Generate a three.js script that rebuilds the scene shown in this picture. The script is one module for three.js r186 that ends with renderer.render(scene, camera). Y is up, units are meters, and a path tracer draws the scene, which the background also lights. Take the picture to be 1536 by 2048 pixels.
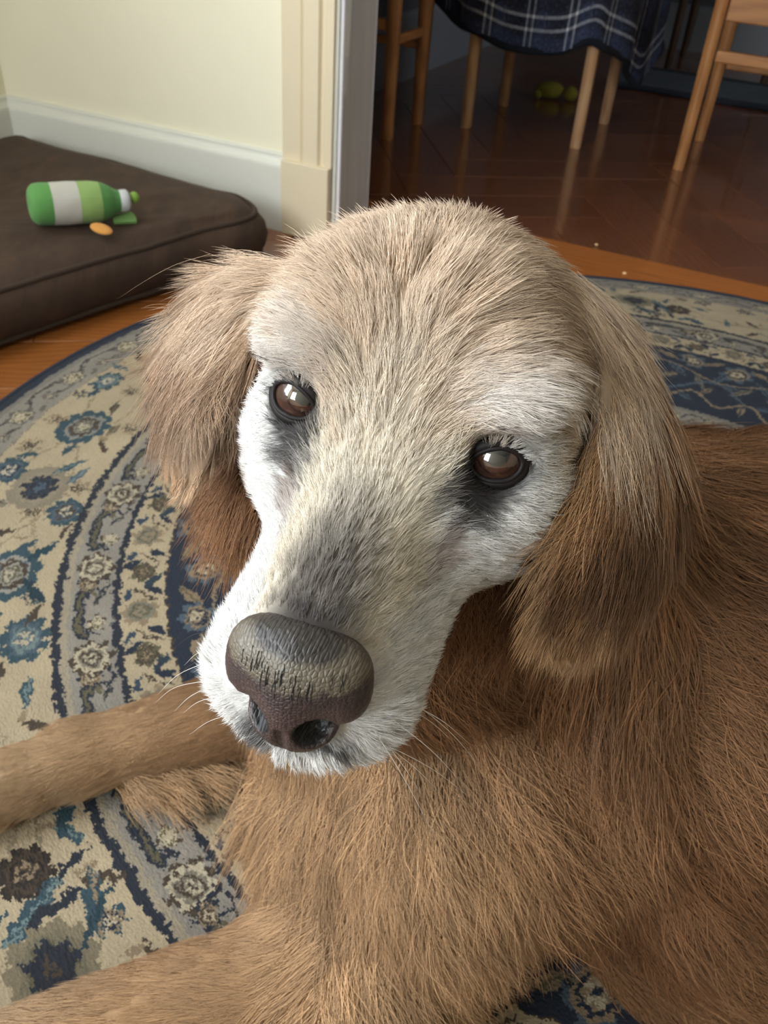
import * as THREE from 'three';
import { mergeGeometries } from 'three/addons/utils/BufferGeometryUtils.js';
import { RoundedBoxGeometry } from 'three/addons/geometries/RoundedBoxGeometry.js';
import { ImprovedNoise } from 'three/addons/math/ImprovedNoise.js';
import { RectAreaLightUniformsLib } from 'three/addons/lights/RectAreaLightUniformsLib.js';

const V3 = (x, y, z) => new THREE.Vector3(x, y, z);
const scene = new THREE.Scene();

// ---------------------------------------------------------------- camera
const EYE = V3(0, 0.62, 0);
const camera = new THREE.PerspectiveCamera(62, 1536 / 2048, 0.02, 30);
const CR = V3(0.99685449, 0.0624727, -0.04876776), CU = V3(-0.0792536, 0.78578383, -0.61340252), CB = V3(0, 0.61533807, 0.78826332);
camera.setRotationFromMatrix(new THREE.Matrix4().makeBasis(CR, CU, CB));
camera.position.copy(EYE);
camera.focus = 0.31;
camera.userData.fStop = 24;
scene.add(camera);
const FPX = 1024 / Math.tan((31 * Math.PI) / 180);
// a point of the photograph at a real distance from the lens
const at = (x, y, d) => EYE.clone().addScaledVector(CR, ((x - 768) / FPX) * d).addScaledVector(CU, ((1024 - y) / FPX) * d).addScaledVector(CB, -d);

// ---------------------------------------------------------------- light
RectAreaLightUniformsLib.init();
const SKY = new THREE.Color(0.86, 0.93, 1.0);
scene.background = SKY.clone().multiplyScalar(1.0);
const EXPOSURE = 1.0, DAY = 20.0;
// windows of the living room: [on which wall, along the wall, width, sill, head, strength]
const WINDOWS = [
  ['left', -0.4, 0.8, 0.8, 2.2, 0.55],
  ['left', 0.95, 1.1, 0.75, 2.2, 1.0],
  ['front', -0.95, 1.0, 0.75, 2.2, 0.75],
  ['dining', -2.7, 1.1, 0.8, 2.1, 0.2],
];
const renderer = new THREE.WebGLRenderer({ antialias: true });
renderer.toneMapping = THREE.LinearToneMapping;
renderer.toneMappingExposure = EXPOSURE;
renderer.shadowMap.enabled = true;

// ---------------------------------------------------------------- helpers
function rng(seed) { let s = seed >>> 0; return () => { s = (s + 0x6d2b79f5) | 0; let t = Math.imul(s ^ (s >>> 15), 1 | s); t = (t + Math.imul(t ^ (t >>> 7), 61 | t)) ^ t; return ((t ^ (t >>> 14)) >>> 0) / 4294967296; }; }
const noiseGen = new ImprovedNoise();
const noise = (x, y, z = 0.37) => noiseGen.noise(x, y, z);
const fbm = (x, y, z = 0.37, o = 4) => { let s = 0, a = 1, t = 0; for (let i = 0; i < o; i++) { s += a * noise(x, y, z); t += a; a *= 0.5; x *= 2.03; y *= 2.03; z *= 2.03; } return s / t; };
const clamp = THREE.MathUtils.clamp, lerp = THREE.MathUtils.lerp;
const sstep = (x, a, b) => { const t = clamp((x - a) / (b - a), 0, 1); return t * t * (3 - 2 * t); };
const lin = (r, g, b) => new THREE.Color().setRGB(r / 255, g / 255, b / 255, THREE.SRGBColorSpace);
const names = new Map();
function numbered(name) { const n = names.get(name) ?? 0; names.set(name, n + 1); return n ? `${name}_${String(n).padStart(3, '0')}` : name; }
function tag(o, label, category, group, kind) { if (label) o.userData.label = label; if (category) o.userData.category = category; if (group) o.userData.group = group; if (kind) o.userData.kind = kind; return o; }
function thing(name, label, category, pos, turn = 0, group) { const o = new THREE.Group(); o.name = numbered(name); o.position.copy(pos); o.rotation.y = turn; scene.add(o); return tag(o, label, category, group); }
function obj(name, geo, m, parent = scene) { const g = Array.isArray(geo) ? (geo.length > 1 ? mergeGeometries(geo.map((k) => (k.index ? k.toNonIndexed() : k))) : geo[0]) : geo; const o = new THREE.Mesh(g, m); o.name = parent === scene ? numbered(name) : name; parent.add(o); return o; }
function struct(name, geo, m) { const o = obj(name, geo, m); o.userData.kind = 'structure'; return o; }
function canvasTex(w, h, draw, srgb = true) { const c = document.createElement('canvas'); c.width = w; c.height = h; draw(c.getContext('2d'), w, h); const t = new THREE.CanvasTexture(c); if (srgb) t.colorSpace = THREE.SRGBColorSpace; t.wrapS = t.wrapT = THREE.RepeatWrapping; return t; }
function dataTex(w, h, f, srgb = true) { const d = new Uint8Array(w * h * 4); for (let y = 0; y < h; y++) for (let x = 0; x < w; x++) { const c = f(x / w, y / h), i = (y * w + x) * 4; d[i] = clamp(c[0], 0, 255); d[i + 1] = clamp(c[1], 0, 255); d[i + 2] = clamp(c[2], 0, 255); d[i + 3] = 255; } const t = new THREE.DataTexture(d, w, h); t.magFilter = THREE.LinearFilter; t.minFilter = THREE.LinearFilter; t.wrapS = t.wrapT = THREE.RepeatWrapping; if (srgb) t.colorSpace = THREE.SRGBColorSpace; t.needsUpdate = true; return t; }
const std = (o) => new THREE.MeshStandardMaterial(o);
const phys = (o) => new THREE.MeshPhysicalMaterial(o);
function uvScale(g, sx, sy = sx, ox = 0, oy = 0) { const u = g.attributes.uv; for (let i = 0; i < u.count; i++) u.setXY(i, u.getX(i) * sx + ox, u.getY(i) * sy + oy); return g; }
function planarUV(g, ax, ay) { const p = g.attributes.position, u = new Float32Array(p.count * 2); for (let i = 0; i < p.count; i++) { u[i * 2] = p.getX(i) * ax[0] + p.getY(i) * ax[1] + p.getZ(i) * ax[2]; u[i * 2 + 1] = p.getX(i) * ay[0] + p.getY(i) * ay[1] + p.getZ(i) * ay[2]; } g.setAttribute('uv', new THREE.BufferAttribute(u, 2)); return g; }

// room axes: u runs along the partition wall to the right, v out of it towards the dog
const RT = -Math.atan2(0.38506113, 0.92289107);
const UD = V3(0.92289107, 0, 0.38506113), VD = V3(-0.38506113, 0, 0.92289107);
const uv = (u, y, v) => V3(0, y, 0).addScaledVector(UD, u).addScaledVector(VD, v);
const inRoom = (o, u = 0, y = 0, v = 0) => { o.position.copy(uv(u, y, v)); o.rotation.y = RT; return o; };
const box = (w, h, d, x = 0, y = 0, z = 0) => new THREE.BoxGeometry(w, h, d).translate(x, y, z);
const rbox = (w, h, d, r, x = 0, y = 0, z = 0, s = 2) => new RoundedBoxGeometry(w, h, d, s, r).translate(x, y, z);

// ---------------------------------------------------------------- materials of the house
const plasterBump = dataTex(256, 256, (x, y) => { const s = 0.5 + 0.5 * fbm(x * 6, y * 6, 1.3, 5); return [s * 255, s * 255, s * 255]; }, false);
const creamWall = std({ color: lin(238, 231, 206), roughness: 0.55, bumpMap: plasterBump, bumpScale: 0.004 });
const creamTrim = std({ color: lin(222, 207, 178), roughness: 0.45 });
const whiteTrim = std({ color: lin(220, 219, 208), roughness: 0.4 });
const jambPaint = std({ color: lin(244, 242, 246), roughness: 0.45 });
const ceilPaint = std({ color: lin(186, 181, 172), roughness: 0.9 });
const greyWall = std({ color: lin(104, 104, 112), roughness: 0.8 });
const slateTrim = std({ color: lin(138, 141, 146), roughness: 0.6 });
function woodTex(seed, base, dark, light, w = 512, h = 1024) {
  const r = rng(seed), ox = r() * 50, cy = 0.3 + r() * 0.4;
  return dataTex(w, h, (x, y) => {
    const wob = 0.10 * fbm(x * 1.5 + ox, y * 2.2, seed, 3), cath = Math.abs(x - 0.5 + wob) * 7 + Math.pow(y - cy, 2) * 5 + 0.35 * fbm(x * 3 + ox, y * 1.3, seed + 5, 3);
    const ring = 0.5 + 0.5 * Math.sin(cath * 9 + 2 * fbm(x * 4, y * 2, ox, 3)), fine = fbm(x * 90 + ox, y * 5, seed, 3), pore = Math.max(0, noise(x * 160 + ox, y * 9, seed)) * 0.7;
    const k = clamp(0.55 * Math.pow(ring, 1.6) + 0.5 * fine + 0.15, 0, 1), q = pore * 0.5;
    return [0, 1, 2].map((c) => lerp(lerp(light[c], base[c], k), dark[c], clamp(q + Math.max(0, k - 0.75), 0, 1)));
  });
}
const floorTex = [11, 12, 13].map((s) => woodTex(s, [150, 84, 36], [92, 46, 20], [186, 116, 56], 256, 1024));
const floorMats = [];
// the dining room parquet is another wood: at the threshold board its colour changes along a sharp line within a hand's breadth
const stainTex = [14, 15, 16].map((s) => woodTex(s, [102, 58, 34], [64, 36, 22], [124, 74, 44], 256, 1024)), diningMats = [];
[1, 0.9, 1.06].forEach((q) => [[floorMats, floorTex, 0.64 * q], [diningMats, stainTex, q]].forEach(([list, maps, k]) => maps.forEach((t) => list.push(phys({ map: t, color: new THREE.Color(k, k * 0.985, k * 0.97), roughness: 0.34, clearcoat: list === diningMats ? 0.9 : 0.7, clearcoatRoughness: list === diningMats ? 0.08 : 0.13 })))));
const chairTex = woodTex(31, [160, 104, 58], [112, 66, 34], [188, 132, 80], 128, 512);
const chairWood = std({ map: chairTex, roughness: 0.45 });
const darkWood = std({ map: woodTex(37, [58, 38, 26], [34, 22, 15], [76, 52, 36], 64, 256), roughness: 0.45 });
const paleWood = std({ map: woodTex(33, [196, 148, 104], [150, 102, 66], [214, 172, 130], 128, 512), roughness: 0.5 });

// ---------------------------------------------------------------- the rooms
const L0 = -1.57, L1 = 3.0, F1 = 2.2, WV = -1.47, WB = -1.59, CEIL = 2.6, DL = -1.28, DR = 2.4, DF = -4.33;
{
  // floor: parquet blocks laid on a slab
  const floor = new THREE.Group(); floor.name = 'floor'; floor.userData.kind = 'structure'; scene.add(floor);
  const slab = obj('floor_slab', box(L1 - L0 + 0.5, 0.06, F1 - DF + 0.5), std({ color: lin(60, 34, 18), roughness: 0.8 }), floor);
  inRoom(slab, (L0 + L1) / 2, -0.042, (F1 + DF) / 2);
  const bw = 0.14, bl = 0.56, th = 0.012, r = rng(5);
  const g = []; for (let i = 0; i < 3; i++) { const b = rbox(bw - 0.0012, th, bl - 0.0012, 0.0012, 0, -th / 2, 0, 1); planarUV(b, [1 / bw, 0, 0], [0, 0, 1 / bl]); uvScale(b, i === 1 ? -1 : 1, i === 2 ? -1 : 1, 0.5, 0.5); g.push(b); }
  const ang = Math.atan2(0.202, 0.979), X = V3(Math.cos(ang), 0, -Math.sin(ang)), Z = V3(Math.sin(ang), 0, Math.cos(ang)), O = V3(-0.547, 0, -1.142);
  const place = (a, b, turned) => {
    const p = O.clone().addScaledVector(X, a).addScaledVector(Z, b), u = p.dot(UD), v = p.dot(VD);
    if (u < L0 - 0.05 || u > (v < -1.6 ? 2.0 : 1.1) || v < DF - 0.05 || v > 0.25) return;
    if (Math.hypot(p.x - 0.304, p.z + 0.756) < 0.5) return;
    if (u > 0.45 && v > -1.2) return;
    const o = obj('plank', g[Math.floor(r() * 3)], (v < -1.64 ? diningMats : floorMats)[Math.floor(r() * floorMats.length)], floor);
    o.position.copy(p); o.position.y = -(r() * 0.0005); o.rotation.y = ang + (turned ? 0 : Math.PI / 2);
  };
  // herringbone: pairs step by one board width along both axes
  for (let i = -30; i < 30; i++) for (let j = -8; j < 8; j++) {
    const a = i * bw + j * bl, b = -i * bw + j * bl;
    place(a + bl / 2, b - bw / 2, false);
    place(a + bl + bw / 2 - bw, b + bl / 2, true);
  }
  const th2 = obj('threshold_board', rbox(1.75, 0.012, 0.15, 0.003), phys({ map: floorTex[1], color: new THREE.Color(1.0, 0.95, 0.82), roughness: 0.34, clearcoat: 0.6, clearcoatRoughness: 0.2 }), floor);
  planarUV(th2.geometry, [0, 0, 6.6], [0.6, 0, 0]); inRoom(th2, 0.0, -0.0035, -1.655);
}
const wallGeo = (len, h, t) => box(len, h, t, 0, h / 2, 0);
// partition with the wide opening
const JU = -0.755, JR = 0.86;
inRoom(struct('wall_back', [box(JU - L0, CEIL, WV - WB, (JU + L0) / 2, CEIL / 2, 0), box(L1 - JR, CEIL, WV - WB, (L1 + JR) / 2, CEIL / 2, 0), box(JR - JU, CEIL - 2.1, WV - WB, (JR + JU) / 2, (CEIL + 2.1) / 2, 0)], creamWall), 0, 0, (WV + WB) / 2);
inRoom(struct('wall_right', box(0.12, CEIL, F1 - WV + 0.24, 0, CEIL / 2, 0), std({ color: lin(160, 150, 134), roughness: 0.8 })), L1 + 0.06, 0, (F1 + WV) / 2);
inRoom(struct('ceiling', box(L1 - L0 + 0.3, 0.1, F1 - DF + 0.3), ceilPaint), (L0 + L1) / 2, CEIL + 0.05, (F1 + DF) / 2);
// walls with windows
const glassMat = phys({ color: 0xffffff, transmission: 1, thickness: 0, roughness: 0, ior: 1.45 });
function windowedWall(side, name) {
  const list = WINDOWS.filter((w) => w[0] === side).sort((a, b) => a[1] - b[1]), g = [], lo = { left: WV - 0.12, front: L0 - 0.12, dining: DF }[side], hi = { left: F1 + 0.12, front: L1 + 0.12, dining: WB }[side], t = 0.14;
  let from = lo;
  const put = (a, b, y0, y1) => { if (b > a) g.push(box(b - a, y1 - y0, t, (a + b) / 2, (y0 + y1) / 2, 0)); };
  for (const [, c, w, y0, y1] of list) { put(from, c - w / 2, 0, CEIL); put(c - w / 2, c + w / 2, 0, y0); put(c - w / 2, c + w / 2, y1, CEIL); from = c + w / 2; }
  put(from, hi, 0, CEIL);
  const o = struct(name, g, side === 'dining' ? greyWall : creamWall);
  const placeIt = (m, along, y, out) => { if (side === 'left') { m.position.copy(uv(L0 - out, y, along)); m.rotation.y = RT + Math.PI / 2; } else if (side === 'dining') { m.position.copy(uv(DR + out, y, along)); m.rotation.y = RT - Math.PI / 2; } else { m.position.copy(uv(along, y, F1 + out)); m.rotation.y = RT + Math.PI; } return m; };
  if (side === 'left') { o.position.copy(uv(L0 - t / 2, 0, 0)); o.rotation.y = RT - Math.PI / 2; } else if (side === 'dining') { o.position.copy(uv(DR + t / 2, 0, 0)); o.rotation.y = RT - Math.PI / 2; } else { o.position.copy(uv(0, 0, F1 + t / 2)); o.rotation.y = RT; }
  for (const [, c, w, y0, y1, k] of list) {
    const h = y1 - y0, win = new THREE.Group(); win.name = numbered('window'); win.userData.kind = 'structure'; scene.add(win); placeIt(win, c, (y0 + y1) / 2, 0);
    const bar = (ww, hh, x, y, z = -0.045, d = 0.04) => box(ww, hh, d, x, y, z);
    obj('window_frame', [bar(w, 0.05, 0, h / 2 - 0.025), bar(w, 0.05, 0, -h / 2 + 0.025), bar(0.05, h, -w / 2 + 0.025, 0), bar(0.05, h, w / 2 - 0.025, 0)], whiteTrim, win);
    obj('meeting_rail', bar(w - 0.1, 0.05, 0, 0), whiteTrim, win);
    for (const x of [-w / 6, w / 6]) obj('muntin', bar(0.025, h - 0.1, x, 0), whiteTrim, win);
    obj('window_sill', box(w + 0.16, 0.03, 0.2, 0, -h / 2 - 0.015, 0.02), whiteTrim, win);
    const pane = obj('window_pane', new THREE.PlaneGeometry(w - 0.08, h - 0.08).translate(0, 0, -0.075), glassMat, win); pane.castShadow = false;
    const light = new THREE.RectAreaLight(SKY, DAY * k, w - 0.04, h - 0.04); light.name = 'daylight_window';
    light.position.copy(placeIt(new THREE.Object3D(), c, (y0 + y1) / 2, 0.068).position);
    light.lookAt(placeIt(new THREE.Object3D(), c, (y0 + y1) / 2, -1).position); scene.add(light);
  }
}
windowedWall('left', 'wall_left');
windowedWall('front', 'wall_front');
windowedWall('dining', 'wall_dining_right');
// dining room shell
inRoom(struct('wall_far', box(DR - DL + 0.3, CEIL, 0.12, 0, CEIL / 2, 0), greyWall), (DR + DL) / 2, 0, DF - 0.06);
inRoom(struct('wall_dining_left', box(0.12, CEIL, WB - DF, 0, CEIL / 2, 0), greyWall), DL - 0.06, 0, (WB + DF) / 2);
function profileBoard(len, h, t, cap = 0.018) { // baseboard with a moulded top, length along x, face towards +z
  const s = new THREE.Shape(); s.moveTo(0, 0); s.lineTo(t, 0); s.lineTo(t, h - cap * 1.6); s.quadraticCurveTo(t, h - cap, t * 0.75, h - cap * 0.9); s.quadraticCurveTo(t * 0.45, h - cap * 0.6, t * 0.5, h - cap * 0.2); s.quadraticCurveTo(t * 0.35, h, 0, h); s.lineTo(0, 0);
  const g = new THREE.ExtrudeGeometry(s, { depth: len, bevelEnabled: false, curveSegments: 5 }); g.rotateY(-Math.PI / 2); g.translate(len / 2, 0, 0); return g;
}
inRoom(struct('baseboard_back', profileBoard(-0.873 - L0, 0.147, 0.02), whiteTrim), (-0.873 + L0) / 2, 0, WV);
{ const b = struct('baseboard_left', profileBoard(F1 - WV, 0.147, 0.02), whiteTrim); b.position.copy(uv(L0, 0, (F1 + WV) / 2)); b.rotation.y = RT + Math.PI / 2; }
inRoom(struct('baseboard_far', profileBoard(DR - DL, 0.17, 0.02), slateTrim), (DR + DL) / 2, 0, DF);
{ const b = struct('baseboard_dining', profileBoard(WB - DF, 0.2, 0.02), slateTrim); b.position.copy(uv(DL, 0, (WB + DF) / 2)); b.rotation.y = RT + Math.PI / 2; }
{ // casing of the opening: fluted board on a plinth block
  const tr = new THREE.Group(); tr.name = 'trim_1'; tr.userData.kind = 'structure'; scene.add(tr); inRoom(tr, 0, 0, WV);
  const w = 0.105, s = new THREE.Shape(), t = 0.02; // x across, y out of the wall
  s.moveTo(0, 0); s.lineTo(0, t * 0.8); s.lineTo(0.038, t * 0.8); s.lineTo(0.042, t * 0.62); s.lineTo(0.046, t); s.lineTo(0.076, t); s.lineTo(0.08, t * 0.7); s.lineTo(0.086, t * 0.7); s.lineTo(0.09, t * 0.95); s.lineTo(w, t * 0.95); s.lineTo(w, 0);
  const g = new THREE.ExtrudeGeometry(s, { depth: 2.0, bevelEnabled: false }); g.rotateX(-Math.PI / 2); g.scale(1, 1, -1);
  const ix = g.index; const fl = g.toNonIndexed ? g : g; void ix;
  { const p = fl.attributes.position; for (let i = 0; i < p.count; i += 3) { const a = [p.getX(i + 1), p.getY(i + 1), p.getZ(i + 1)]; p.setXYZ(i + 1, p.getX(i + 2), p.getY(i + 2), p.getZ(i + 2)); p.setXYZ(i + 2, ...a); } fl.computeVertexNormals(); }
  fl.translate(-0.872, 0.14, 0);
  obj('casing_board', fl, creamTrim, tr);
  obj('plinth_block', rbox(0.102, 0.14, 0.027, 0.002, -0.872 + 0.052, 0.07, 0.0135), creamTrim, tr);
  obj('casing_edge', box(0.006, 2.14, 0.012, -0.764, 1.07, 0.006), whiteTrim, tr);
  const hd = obj('casing_head', rbox(JR - JU + 0.2, 0.11, 0.022, 0.002, (JR + JU) / 2, 2.17, 0.011), creamTrim, tr); void hd;
  obj('casing_board', rbox(0.105, 2.14, 0.02, 0.002, JR + 0.06, 1.07, 0.01), creamTrim, tr);
  const jb = new THREE.Group(); jb.name = 'trim_2'; jb.userData.kind = 'structure'; scene.add(jb); inRoom(jb, 0, 0, (WV + WB) / 2);
  obj('jamb_board', rbox(0.012, 2.12, WV - WB + 0.012, 0.002, JU - 0.006, 1.06, 0), jambPaint, jb);
  obj('jamb_board', rbox(0.012, 2.12, WV - WB + 0.012, 0.002, JR + 0.006, 1.06, 0), jambPaint, jb);
  obj('jamb_head', rbox(JR - JU, 0.012, WV - WB + 0.012, 0.002, (JR + JU) / 2, 2.106, 0), jambPaint, jb);
}
// ---------------------------------------------------------------- rug
const RUGC = V3(0.304, 0, -0.756);
{
  const W = 2048, H = 1664, R0 = 0.36, R1 = 0.84, SEC = 72, T0 = 133;
  const C = { cream: '#cdb994', grey: '#a39a8b', navy: '#222b3c', line: '#262b36', teal: '#38525c', teal2: '#7c8f8c', brown: '#4f4030', tan: '#a08a6b', light: '#d6c7a6', slate: '#566672', olive: '#6a6248' };
  const src = document.createElement('canvas'); src.width = W; src.height = H; const c = src.getContext('2d'), r = rng(77);
  const Y = (rad) => ((R1 - rad) / (R1 - R0)) * H, X = (th) => ((th - T0) / SEC) * W, DEG = Math.PI / 180;
  const draw = (th, rad, rot, f) => { for (const k of [-1, 0, 1]) { c.save(); c.translate(X(th) + k * W, Y(rad)); c.scale(W / (SEC * DEG * rad), H / (R1 - R0)); c.rotate(rot); f(); c.restore(); } };
  const blob = (x, y, a, b, col, rot = 0) => { c.fillStyle = col; c.beginPath(); c.ellipse(x, y, a, b, rot, 0, 7); c.fill(); };
  const ringBand = (a, b, col) => { c.fillStyle = col; c.fillRect(0, Y(b), W, Y(a) - Y(b)); };
  // petals round a centre
  const rosette = (th, rad, R, cols, n = 8, sq = 0.8, rot = 0) => draw(th, rad, rot, () => {
    for (let i = 0; i < n; i++) { const a = (i / n) * 6.2832; blob(Math.cos(a) * R * 0.74, Math.sin(a) * R * 0.74 * sq, R * 0.3, R * 0.24, cols[0], a); }
    blob(0, 0, R * 0.74, R * 0.74 * sq, cols[1]); c.lineWidth = R * 0.13; c.strokeStyle = cols[2]; c.beginPath(); c.ellipse(0, 0, R * 0.5, R * 0.5 * sq, 0, 0, 7); c.stroke();
    for (let i = 0; i < 5; i++) { const a = (i / 5) * 6.2832 + 0.4; blob(Math.cos(a) * R * 0.26, Math.sin(a) * R * 0.26 * sq, R * 0.13, R * 0.1, cols[3], a); }
    blob(0, 0, R * 0.11, R * 0.1, cols[2]);
  });
  const leaf = (th, rad, l, w, rot, col, vein) => draw(th, rad, rot, () => { c.fillStyle = col; c.beginPath(); c.moveTo(-l / 2, 0); c.quadraticCurveTo(0, -w, l / 2, 0); c.quadraticCurveTo(0, w * 0.7, -l / 2, 0); c.fill(); if (vein) { c.strokeStyle = vein; c.lineWidth = w * 0.22; c.beginPath(); c.moveTo(-l * 0.4, 0); c.lineTo(l * 0.4, 0); c.stroke(); } });
  const stroke = (pts, w, col, close) => { for (const k of [-1, 0, 1]) { c.strokeStyle = col; c.lineCap = c.lineJoin = 'round'; c.lineWidth = w * 3200; c.beginPath(); pts.forEach(([th, rad], i) => { const x = X(th) + k * W, y = Y(rad); if (!i) c.moveTo(x, y); else { const [pt, pr] = pts[i - 1]; c.quadraticCurveTo(X(pt) + k * W, Y(pr), (x + X(pt) + k * W) / 2, (y + Y(pr)) / 2); c.lineTo(x, y); } }); if (close) c.closePath(); c.stroke(); } };
  const vine = (a, b, r0, amp, per, w, col, ph = 0) => { const p = []; for (let t = a; t <= b + 0.01; t += 0.5) p.push([t, r0 + amp * Math.sin(((t - a) / per) * 6.2832 + ph)]); for (let i = 1; i < p.length; i++) { c.strokeStyle = col; c.lineWidth = w * 3200; c.lineCap = 'round'; c.beginPath(); c.moveTo(X(p[i - 1][0]), Y(p[i - 1][1])); c.lineTo(X(p[i][0]), Y(p[i][1])); c.stroke(); } };
  // grounds of the rings
  c.fillStyle = C.navy; c.fillRect(0, 0, W, H);
  ringBand(0.772, 0.818, C.grey); ringBand(0.818, 0.826, '#8d8679'); ringBand(0.64, 0.776, C.cream); ringBand(0.625, 0.641, '#b3a58a'); ringBand(0.584, 0.63, C.grey); ringBand(0.536, 0.585, C.cream);
  // navy medallion: grey-blue and tan scrolls
  for (let k = 0; k < 9; k++) { const th = T0 + k * 8 + 4, rad = 0.495 + 0.012 * (k % 2); rosette(th, rad, 0.021 + 0.004 * (k % 3), [C.slate, C.tan, C.navy, C.light], 7, 0.8, k); leaf(th + 3.6, 0.512, 0.04, 0.013, 0.5 + (k % 2) * 2, C.tan, C.olive); leaf(th - 2.5, 0.468, 0.05, 0.014, 1.9 - (k % 2), C.slate, C.navy); leaf(th + 2, 0.44, 0.05, 0.012, 0.2 + k, '#8d8876', C.brown); }
  vine(T0, T0 + SEC, 0.47, 0.02, 24, 0.004, C.tan); vine(T0, T0 + SEC, 0.425, 0.022, 18, 0.005, C.slate, 2); vine(T0, T0 + SEC, 0.39, 0.016, 12, 0.005, C.tan, 1);
  for (let k = 0; k < 18; k++) leaf(T0 + k * 4, 0.385 + 0.03 * (k % 3), 0.034, 0.012, k * 1.3, k % 2 ? C.slate : C.tan, C.navy);
  // inner cream band
  for (let k = 0; k < 12; k++) { const th = T0 + k * 6; if (k % 2) rosette(th, 0.562, 0.019, [C.tan, '#8b846f', C.olive, C.tan], 7, 0.9, 0.3); else { rosette(th, 0.56, 0.016, [C.olive, C.brown, C.olive, C.tan], 6, 0.9); leaf(th + 1.2, 0.571, 0.026, 0.011, 0.9, C.navy); leaf(th - 1.4, 0.548, 0.026, 0.011, 0.7, '#2e3d49'); } leaf(th + 3, 0.548, 0.022, 0.012, 2.2, C.navy); leaf(th + 2.6, 0.573, 0.02, 0.009, 0.4, '#36495a'); stroke([[th + 1.5, 0.545], [th + 2.4, 0.557], [th + 3.4, 0.566]], 0.0025, C.brown); }
  stroke([...Array(147)].map((_, i) => [T0 - 0.5 + i * 0.5, 0.5845 + 0.0015 * (r() - 0.5)]), 0.007, C.line);
  stroke([...Array(147)].map((_, i) => [T0 - 0.5 + i * 0.5, 0.536 + 0.001 * (r() - 0.5)]), 0.002, C.brown);
  // chain guard
  for (let k = 0; k < 6; k++) {
    const th = T0 + 1 + k * 12;
    for (const [a, b, w, col] of [[3, 8.6, 0.0105, C.line], [3.1, 8.5, 0.0042, C.olive]]) stroke([...Array(9)].map((_, i) => [th + a + ((b - a) * i) / 8, 0.6195 + (i % 8 ? 0 : -0.004)]), w, col);
    rosette(th, 0.609, 0.0235, [C.brown, C.light, C.olive, C.light], 8, 0.82); rosette(th, 0.609, 0.019, [C.light, '#8f8672', C.brown, C.light], 6, 0.82);
    rosette(th + 4.3, 0.602, 0.011, [C.brown, C.light, C.olive, C.light], 5, 0.9); leaf(th + 3.2, 0.607, 0.022, 0.005, -0.7, C.line); leaf(th + 7.6, 0.6, 0.026, 0.006, 0.5, C.line, C.olive); leaf(th + 8.4, 0.607, 0.02, 0.006, -0.2, C.olive);
    rosette(th + 9.6, 0.613, 0.0125, [C.line, C.tan, C.brown, C.light], 5, 0.9); leaf(th + 10.6, 0.6, 0.02, 0.006, 1.1, C.line);
    stroke([[th - 1.6, 0.596], [th - 2.6, 0.592], [th - 3.4, 0.598], [th - 2.9, 0.604]], 0.003, C.line);
  }
  stroke([...Array(293)].map((_, i) => [T0 - 0.5 + i * 0.25, 0.641 + 0.0022 * Math.sin(i * 1.9) + 0.001 * (r() - 0.5)]), 0.0062, C.line);
  // cream field: vines, the big flowers of the photograph, fillers
  vine(T0, T0 + SEC, 0.708, 0.03, 24, 0.0026, '#a99876', 0.6); vine(T0, T0 + SEC, 0.712, 0.034, 36, 0.0024, '#9a8b6c', 2.4);
  const field = [[192.5, 0.714], [201.2, 0.752], [181.8, 0.706], [178.3, 0.66], [169.9, 0.69], [183.8, 0.752], [161.8, 0.668], [185.6, 0.69], [196.8, 0.7], [141.3, 0.7], [135, 0.712], [138.6, 0.7], [155.7, 0.664]];
  for (let k = 0; k < 420; k++) { const th = T0 + r() * SEC, rad = 0.655 + r() * 0.11; if (field.some(([t, q]) => Math.hypot((t - th) * DEG * 0.7, q - rad) < 0.036)) continue; field.push([th, rad]); const q = r(); if (q < 0.3) rosette(th, rad, 0.011 + r() * 0.006, [C.teal, C.tan, C.navy, C.light], 6, 0.9, r() * 6); else if (q < 0.55) rosette(th, rad, 0.012 + r() * 0.006, ['#a58f70', C.cream, C.brown, C.brown], 6, 0.8, r() * 6); else { leaf(th, rad, 0.034, 0.011, r() * 6, q < 0.8 ? C.teal : C.brown, q < 0.7 ? C.teal2 : null); leaf(th + 1.2, rad + 0.008, 0.02, 0.006, r() * 6, C.tan); } }
  const big = (th, rad, R, o) => { rosette(th, rad, R, [C.teal, o, C.slate, C.grey], 11, 0.66, 0.15); rosette(th, rad, R * 0.55, [C.brown, o, C.olive, C.light], 9, 0.66); };
  big(192.5, 0.714, 0.04, '#9b978a'); rosette(201.2, 0.752, 0.025, [C.teal, C.teal2, C.slate, C.light], 8, 0.7); leaf(198.6, 0.748, 0.028, 0.01, 0.2, '#32485a');
  rosette(181.8, 0.706, 0.042, ['#9b8d75', '#a5987e', C.tan, C.tan], 13, 0.7); rosette(181.8, 0.706, 0.024, [C.line, '#39424f', C.line, C.slate], 8, 0.75);
  rosette(178.3, 0.662, 0.025, [C.teal, C.slate, C.brown, C.light], 9, 0.7); leaf(175.4, 0.652, 0.03, 0.008, 0.2, C.brown);
  big(169.5, 0.693, 0.04, '#a8a294'); leaf(167.2, 0.665, 0.05, 0.014, -0.6, '#1f3a44'); leaf(172.4, 0.668, 0.045, 0.013, 0.7, '#22444f');
  rosette(183.8, 0.752, 0.026, [C.teal, C.slate, C.navy, C.light], 9, 0.7); leaf(186.4, 0.744, 0.03, 0.012, 1.2, C.teal);
  rosette(161.6, 0.668, 0.03, [C.teal, C.slate, C.teal2, C.light], 9, 0.7); leaf(164.2, 0.662, 0.034, 0.009, 0.5, C.brown);
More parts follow.
